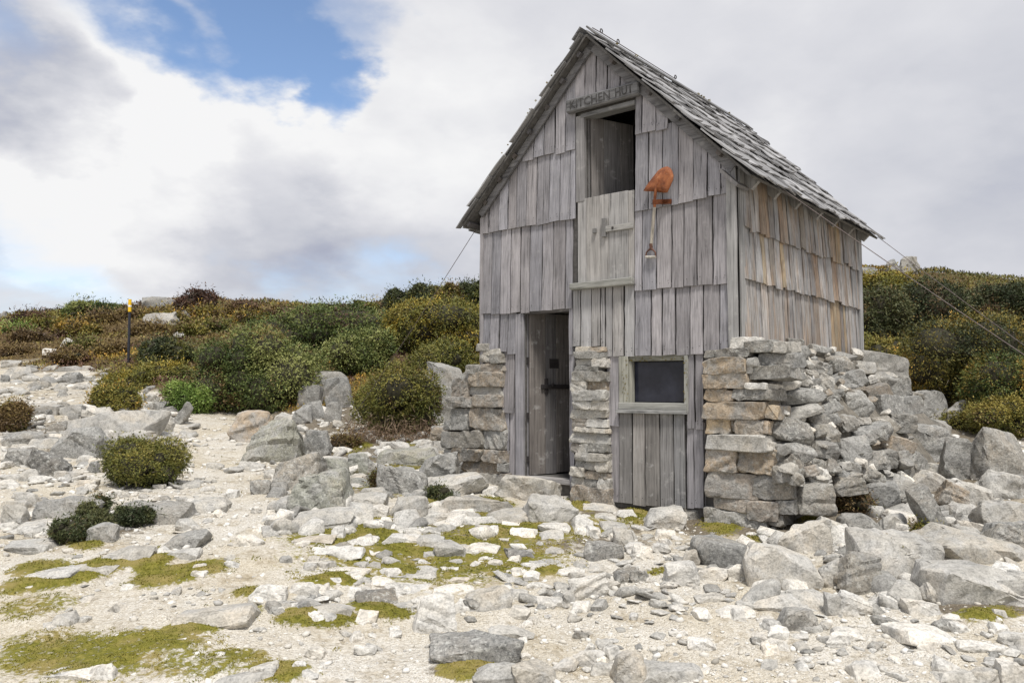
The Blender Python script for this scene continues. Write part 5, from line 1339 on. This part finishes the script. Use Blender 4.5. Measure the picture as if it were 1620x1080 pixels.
def shrub(box, pal, label, group=None, dd=None, lumps=9, n=9000, name='heath_shrub', ragged=False, depth=.8, seed=None, leaf=None, cat='shrub', drop=0.12, stems=3, mix=None):
    x0, y0, x1, y1 = box; cx = (x0 + x1) / 2
    seed = seed or int(x0 * 3 + y0 * 7 + x1); R = np.random.default_rng(seed)
    if dd is None:
        p = hit(cx, y1)
    else:
        d = pdir(cx, y1); s = dd / d[1]; p = ORG + d * s
        q = hit(cx, y1)
        if q is not None and q[1] < dd: p = q
    D_ = p[1]; m = D_ / FPX; n = int(n * 1.5)
    w, h = (x1 - x0) * m, (y1 - y0) * m
    gz = float(height(np.array([p[0]]), np.array([p[1]]))[0])
    extra = max(0.0, min(p[2] - gz, h * 1.2)) if dd is not None else 0
    H = h + extra; base = np.array([p[0], p[1] + w * depth * .35, p[2] - extra])
    dp = w * depth
    # lumps (centre, radii) in shrub space
    LC, LR = [], []
    if not ragged: LC.append((R.normal(0, .05) * w, 0, H * .26)); LR.append((w * .37, dp * .37, H * .50))
    for i in range(lumps):
        a = R.uniform(0, 6.28); e = R.uniform(-.1, 1.25)
        f = R.uniform(.5, .92) if not ragged else R.uniform(.2, .85)
        r = R.uniform(.13, .32) if not ragged else R.uniform(.12, .22)
        c = np.array([math.cos(a) * math.cos(e) * w * .5 * f, math.sin(a) * math.cos(e) * dp * .5 * f, H * .32 + math.sin(e) * H * .62 * f])
        rw_, rh_ = r * w * (.9 if not ragged else 1.0), r * min(w, H * 1.4) * .9
        c[2] = min(c[2], H - rh_ * .9); c[0] = np.clip(c[0], -w / 2 + rw_, w / 2 - rw_)
        LC.append(tuple(c)); LR.append((rw_, rw_ * .9, rh_))
    LC, LR = np.array(LC), np.array(LR)
    area = (LR[:, 0] * LR[:, 2]); pr = area / area.sum()
    k = R.choice(len(LC), n * 5, p=pr)
    dv = R.normal(0, 1, (n * 5, 3)); dv /= np.linalg.norm(dv, axis=1)[:, None]
    rr_ = 1 + .26 * fbm(dv[:, 0] * 2.6 + seed + k, dv[:, 1] * 2.6, dv[:, 2] * 2.6, oct=4, gain=.65) * 2 - np.abs(R.normal(0, .075, n * 5)) + .02
    P = LC[k] + dv * LR[k] * rr_[:, None]
    Nrm = dv / LR[k]; Nrm /= np.linalg.norm(Nrm, axis=1)[:, None]
    keep = P[:, 2] > -.05 * H
    for j in range(len(LC)):
        q = (P - LC[j]) / LR[j]; keep &= ~((np.einsum('ij,ij->i', q, q) < .70) & (k != j))
    P, Nrm, k = P[keep][:n], Nrm[keep][:n], k[keep][:n]
    gap = fbm((P[:, 0] + base[0]) * 3.4 / max(w, .6) * 1.6, (P[:, 1] + seed) * 3.4 / max(w, .6) * 1.6, P[:, 2] * 3.4 / max(w, .6) * 1.6, oct=3)
    kp = gap + R.uniform(-.15, .15, len(P)) > -.34
    P, Nrm, k = P[kp], Nrm[kp], k[kp]
    lump_t = R.normal(0, .16, len(LC))
    # loose outline: some sprigs stand out
    sp = R.uniform(0, 1, len(P)) < (.2 if not ragged else .1)
    lf = leaf or max(.015, D_ * .0019)
    P[sp] += Nrm[sp] * (R.uniform(.2, 1.6, sp.sum()) ** 2)[:, None] * 2.4 * lf
    tris = leaf_tris(P, Nrm, lf, R)
    wp = P + base
    t = .46 + .55 * fbm(wp[:, 0] * 1.6, wp[:, 1] * 1.6, wp[:, 2] * 1.6 + seed, oct=3) + R.normal(0, .19, len(P)) + lump_t[k] + .16 * (P[:, 2] / H - .55)
    col = blend(pal, t)
    if mix:
        mk = (fbm(wp[:, 0] * 2.2 + 7, wp[:, 1] * 2.2, wp[:, 2] * 2.2 + seed, oct=3) + R.normal(0, .2, len(P))) > mix[1]
        col[mk] = blend(mix[0], t)[mk]
    col = col * 1.32
    root = empty(name, tuple(base), 0, label, cat, group)
    me = np_mesh('foliage', tris, np.arange(len(tris)).reshape(-1, 3)); set_col(me, np.repeat(col, 3, 0))
    mesh_obj('foliage', me, M_LEAF, root)
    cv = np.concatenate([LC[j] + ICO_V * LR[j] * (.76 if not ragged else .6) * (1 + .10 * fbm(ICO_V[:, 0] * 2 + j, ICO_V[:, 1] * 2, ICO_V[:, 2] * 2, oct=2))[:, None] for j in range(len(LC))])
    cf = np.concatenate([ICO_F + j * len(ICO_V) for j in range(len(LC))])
    mesh_obj('inner_core', np_mesh('inner_core', cv, cf), M_CORE, root)  # solid dark body that closes the view through the leaves
    nt = int(len(P) * .035)          # bare twigs showing between the leaves
    ti = R.integers(0, len(P), nt); tp = P[ti] * np.array([.93, .93, .95]); td = Nrm[ti] + R.normal(0, .7, (nt, 3)); td /= np.linalg.norm(td, axis=1)[:, None]
    ts = np.cross(td, R.normal(0, 1, (nt, 3))); ts /= np.linalg.norm(ts, axis=1)[:, None]
    tv = np.stack([tp - ts * lf * .14, tp + ts * lf * .14, tp + td * lf * R.uniform(2, 6, nt)[:, None]], 1).reshape(-1, 3)
    tm_ = np_mesh('bare_twigs', tv, np.arange(3 * nt).reshape(-1, 3)); set_col(tm_, np.repeat(np.array([[.20, .165, .135]]) * R.uniform(.5, 1.5, nt)[:, None], 3, 0))
    props(mesh_obj('bare_twigs', tm_, M_LEAF, root), kind='stuff')
    for i in range(stems):
        j = R.integers(len(LC)); e = LC[j]
        mid = np.array([e[0] * .45 + R.normal(0, .03 * w), e[1] * .45, e[2] * .5])
        b0 = np.array([R.normal(0, .04 * w), R.normal(0, .04 * w), -.15 * H])
        mesh_obj('stem', tube_mesh('stem', [b0, mid, e], [.022 * min(w, 2), .015 * min(w, 2), .006 * min(w, 2)], 5), M_BARK, root)
    return root
G_L = 'low shrubs on the rocky shelf'; G_H = 'shrubs on the heath hill'; G_C = 'shrubs on the crest'
shrub((150,700,272,772), 'olive', 'round olive green cushion bush beside the gravel path', lumps=12, n=14000, depth=.9)
shrub((127,612,211,652), 'olive', 'low dark olive cushion among the pale shelf rocks', lumps=8, n=8000, mix=('orange', .15))
shrub((250,606,324,652), 'green', 'small bright green bush at the foot of the tall dark shrub', lumps=8, n=8000)
shrub((-22,640,38,684), 'brown', 'brown and green scrubby bush on the rocky shelf', lumps=8, n=8000, mix=('olive', .1))
shrub((282,517,500,658), 'sage', 'tall dense dark green shrub beside the gravel path', lumps=22, n=30000, depth=.7, mix=('brown', .42))
shrub((350,484,628,575), 'sage', 'wide dark shrub with bare grey twigs behind the tall dense one', lumps=22, n=26000, dd=21.5, depth=.4, mix=('red', .38))
shrub((510,522,622,596), 'sage', 'mid green shrub above the large round topped boulder', lumps=12, n=13000, dd=18.5)
shrub((600,476,780,560), 'yellow', 'broad yellow green mound of heath below the crest trees', lumps=16, n=18000, dd=23, depth=.6, mix=('olive', .0))
shrub((640,535,757,586), 'olive', 'smooth olive mound of heath behind the stone buttress', lumps=9, n=11000, dd=17.5, mix=('yellow', .25))
shrub((548,577,692,692), 'olive', 'round bush with brown dead skirts standing near the stone buttress', lumps=14, n=17000, depth=.8, mix=('brown', .42))
shrub((140,574,288,622), 'olive', 'low spreading olive shrub below the marker pole', lumps=12, n=12000, mix=('yellow', .2))
shrub((196,534,296,582), 'dark', 'dark green shrub right behind the marker pole', lumps=10, n=9000, dd=24, mix=('olive', .1))
shrub((375,540,440,590), 'dark', 'dark green shrub filling the gap above the tall dense one', lumps=8, n=6000, dd=20)
for b, pal, dd, lb in (((597,455,665,506),'dark',31,'dark conifer like shrub at the edge of the crest thicket'), ((640,437,712,500),'dark',32,'dark gnarled tree on the crest beside the guy wire'), ((690,445,740,500),'brown',31,'brown tinged gnarled tree between two dark ones on the crest'), ((715,433,790,500),'dark',32,'tall dark gnarled tree on the crest behind the hut')):
    shrub(b, pal, lb, 'gnarled trees on the crest', dd, lumps=26, n=10000, name='gnarled_tree', ragged=True, cat='tree', depth=.7, mix=('olive', .3))
for b, pal, lb in (((88,470,182,508),'sage','wind shaped green shrub on the skyline beyond the marker pole'), ((270,456,345,492),'red','dark reddish shrub on the outcrop at the skyline'), ((0,492,80,520),'red','low reddish brown shrubs on the skyline over the rocky shelf'),
                   ((345,478,400,500),'brown','small brown shrub on the skyline beside the reddish one'), ((365,480,410,498),'red','small dark shrub on the skyline'), ((410,483,470,502),'brown','low brown shrub on the skyline behind the wide dark one'), ((480,478,560,500),'sage','twiggy grey shrub on the skyline near the small rounded rock'), ((555,474,600,500),'olive','low olive shrub on the skyline beside the crest trees')):
    shrub(b, pal, lb, G_C, 41, lumps=16, n=4500, ragged=True, name='skyline_shrub', depth=.7)
rv = random.Random(9)
for i, (bx, by, w, pal) in enumerate(((40,545,70,'brown'),(110,530,80,'orange'),(60,520,60,'olive'),(150,515,70,'brown'),(250,510,80,'orange'),(320,505,70,'orange'),(20,565,60,'brown'),(95,572,70,'brown'),(330,525,60,'olive'),(230,530,60,'brown'),(120,553,60,'olive'),(170,560,50,'brown'),(290,530,60,'olive'),(390,512,70,'orange'),(200,505,50,'brown'),(30,530,50,'green'))):
    names = {'brown': 'low brown heath cushion on the hillside above the rocky shelf', 'orange': 'low orange tinged heath cushion on the hillside above the rocky shelf', 'olive': 'low olive heath cushion on the hillside above the rocky shelf', 'green': 'low bright green heath cushion on the brown hillside'}
    shrub((bx - w / 2, by - w * .28, bx + w / 2, by), pal, names[pal], G_H, lumps=8, n=5000, name='heath_cushion', mix=('brown', .15), stems=1)
# shrubs behind the stone wall
shrub((1340,428,1462,492), 'yellow', 'bright yellow orange mound of heath below the square tor', None, 28, lumps=14, n=14000, mix=('orange', .15))
for b, lb in (((1345,458,1450,545),'broad dark shrub against the back corner of the hut'), ((1420,440,1545,545),'dark clumpy shrub below the square tor'), ((1520,446,1600,540),'dark shrub under the small pale crest rock'), ((1575,450,1680,545),'dark clumpy shrub at the end of the crest thicket')):
    shrub(b, 'dark', lb, 'dark crest thicket behind the stone wall', 24, lumps=24, n=15000, depth=.6, mix=('brown', .35))
shrub((1440,500,1660,640), 'orange', 'big orange tipped shrub under the crossing guy wires', None, 17, lumps=24, n=28000, depth=.6, mix=('dark', .12))
shrub((1350,528,1445,600), 'olive', 'low olive shrub behind the back corner of the hut', None, 17.5, lumps=10, n=10000, mix=('orange', .2))
shrub((1415,566,1512,628), 'green', 'yellow green shrub rising behind the stone wall end', None, 14.5, lumps=12, n=12000, mix=('olive', .0))
shrub((1545,562,1700,668), 'sage', 'dense shrub with shaded hollow under a guy wire', None, 13.5, lumps=16, n=18000, mix=('orange', .25))
shrub((1533,628,1680,694), 'olive', 'dark rounded bush resting over the huge square boulder', None, 11.5, lumps=14, n=16000, mix=('brown', .2))
# creeping shrub and small plants among the rocks
for b, lb in (((60,822,135,866),'dark creeping shrub spreading between grey slabs'), ((105,800,175,845),'middle of the dark creeping shrub below the broad slab'), ((165,800,235,838),'dark creeping sprig against the long grey green rock'), ((128,786,165,815),'small dark sprig on the broad pale grey slab')):
    shrub(b, 'dark', lb, 'creeping shrubs among the slabs', None, lumps=14, n=5500, name='creeping_shrub', ragged=True, mix=('brown', .3), stems=2)
for b, pal, lb in (((1322,768,1392,812),'brown','brown mossy tuft growing between the wall foot boulders'), ((1385,862,1430,905),'brown','brown moss tuft on the wide grey boulder'), ((585,742,615,775),'brown','brown dry tuft beside the rounded grey boulder'),
                   ((672,770,715,796),'dark','dark tuft under the broad pale boulder'), ((520,690,570,712),'brown','dry grass tuft at the foot of the round bush'), ((1452,832,1490,850),'brown','dry brown tuft at the base of the upright pointed rock')):
    shrub(b, pal, lb, None, None, lumps=8, n=2500, name='plant_tuft', cat='plant', mix=('olive', .1), stems=1)
# dead twigs under the round bush
def twigs(box, n, label, seed):
    R = np.random.default_rng(seed); x0, y0, x1, y1 = box
    p = hit((x0 + x1) / 2, y1); m = p[1] / FPX; w, h = (x1 - x0) * m, (y1 - y0) * m
    root = empty('dead_twig_tangle', tuple(p), 0, label, 'twigs')
    c = np.stack([R.uniform(-w / 2, w / 2, n), R.uniform(-.05, .35, n), np.abs(R.normal(0, .5, n)) * h], 1)
    d = np.stack([R.normal(0, .6, n), R.normal(-.2, .5, n), R.normal(.5, .5, n)], 1); d /= np.linalg.norm(d, axis=1)[:, None]
    L = R.uniform(.06, .2, n)[:, None]; s = np.cross(d, R.normal(0, 1, (n, 3))); s /= np.linalg.norm(s, axis=1)[:, None]
    wd = R.uniform(.003, .007, n)[:, None]
    vs = np.stack([c - s * wd, c + s * wd, c + d * L], 1).reshape(-1, 3)
    me = np_mesh('twigs', vs, np.arange(3 * n).reshape(-1, 3)); t = R.uniform(0, 1, n)
    set_col(me, np.repeat(np.array([[.10, .06, .035]]) * (1 - t)[:, None] + np.array([[.30, .22, .15]]) * t[:, None], 3, 0))
    props(mesh_obj('twigs', me, M_LEAF, root), kind='stuff')
twigs((545, 672, 690, 702), 1700, 'tangle of dead brown twigs under the round bush', 3)

# the heath that clothes the hill as one mass
def heath():
    R = np.random.default_rng(12); N = 420000
    d = np.exp(R.uniform(math.log(11), math.log(62), N)); an = R.uniform(-.72, .72, N)
    x, y = d * np.tan(an), d
    h = height(x, y); v = veg_mask(x, y, h)
    keep = v > .45; x, y, h, d = x[keep], y[keep], h[keep], d[keep]; n = len(x)
    e = .05
    gx_ = (height(x + e, y) - h) / e; gy_ = (height(x, y + e) - h) / e
    N_ = np.stack([-gx_, -gy_, np.ones(n)], 1); N_ /= np.linalg.norm(N_, axis=1)[:, None]
    P = np.stack([x, y, h + R.uniform(-.01, .07, n)], 1)
    tris = leaf_tris(P, N_, d * .0021, R)
    t = .45 + .8 * fbm(x * .5, y * .5, oct=4) + R.normal(0, .17, n)
    col = blend('brown', t)
    k1 = fbm(x * .33 + 31, y * .33, oct=4) + R.normal(0, .13, n)
    for lo, pal in ((.05, 'olive'), (.28, 'orange')):
        mk = k1 > lo; col[mk] = blend(pal, t)[mk]
    mk = (fbm(x * .4 + 71, y * .4, oct=3) + R.normal(0, .1, n)) > .33; col[mk] = blend('red', t)[mk]
    col *= 1.3
    mk = x > 6; col[mk] = blend('orange', t - .08)[mk]
    mk2 = mk & (k1 < .05); col[mk2] = blend('olive', t)[mk2]
    me = np_mesh('heath', tris, np.arange(3 * n).reshape(-1, 3)); set_col(me, np.repeat(col, 3, 0))
    props(mesh_obj('heath', me, M_LEAF), 'brown and olive heath covering the hillside', 'heath', kind='stuff')
heath()

# moss clinging to the roof edges
def tuft_part(parent, pts, size, pal, seed, name='moss_tuft'):
    R = np.random.default_rng(seed)
    for p in pts:
        n = 60; dv = R.normal(0, 1, (n, 3)); dv /= np.linalg.norm(dv, axis=1)[:, None]
        s = size * R.uniform(.5, 1.3); P = np.array(p) + dv * s * np.array([1, 1.3, .6]) * R.uniform(.5, 1, n)[:, None]
        tr = leaf_tris(P, dv, size * .55, R); me = np_mesh(name, tr, np.arange(3 * n).reshape(-1, 3)); set_col(me, np.repeat(blend(pal, R.uniform(.2, 1.1, n)), 3, 0))
        mesh_obj(name, me, M_LEAF, parent)
rt = random.Random(4)
tuft_part(roof, [tuple(slope_pt(-1, rt.uniform(.3, 1.7), Y0R + rt.uniform(-.01, .1), .062)) for i in range(16)], .010, 'yellow', 1)
tuft_part(roof, [tuple(slope_pt(1, .06, Y, .078)) for Y in (.3, .7, 2.2, 2.28, 2.35, 2.5, 3.1)], .014, 'yellow', 2)
wl0 = win.location
tuft_part(win, [(fX0 + rt.uniform(.04, .1) - wl0.x, -.034 - wl0.y, rt.uniform(wz0, wz1 + .03) - wl0.z) for i in range(24)], .006, 'yellow', 3, 'lichen_tuft')
tuft_part(win, [(rt.uniform(wx0, wx1) - wl0.x, -.014 - wl0.y, wz1 + rt.uniform(.003, .03) - wl0.z) for i in range(24)], .006, 'yellow', 5, 'lichen_tuft')
tuft_part(win, [(wx1 + rt.uniform(.0, .03) - wl0.x, -.034 - wl0.y, rt.uniform(wz0, wz1 + .03) - wl0.z) for i in range(12)], .006, 'yellow', 6, 'lichen_tuft')

# ------------------------------------------------------------------ trail marker pole
pp = hit(203, 572)
dm_ = pp[1] / FPX; ph = (572 - 473) * dm_
pole = empty('trail_marker_pole', (pp[0], pp[1], pp[2]), 0, 'black trail marker pole with yellow top and white band', 'marker pole')
r_ = 2.6 * dm_
mesh_obj('post', tube_mesh('post', [(0, 0, -.3), (0, 0, ph * .80)], r_ * .8, 10), M_POLE, pole)
mesh_obj('yellow_cap', tube_mesh('yellow_cap', [(0, 0, ph * .80), (0, 0, ph)], r_, 10), M_YELLOW, pole)
mesh_obj('white_band', tube_mesh('white_band', [(0, 0, ph * .878), (0, 0, ph * .905)], r_ * 1.06, 10), M_WHITE, pole)
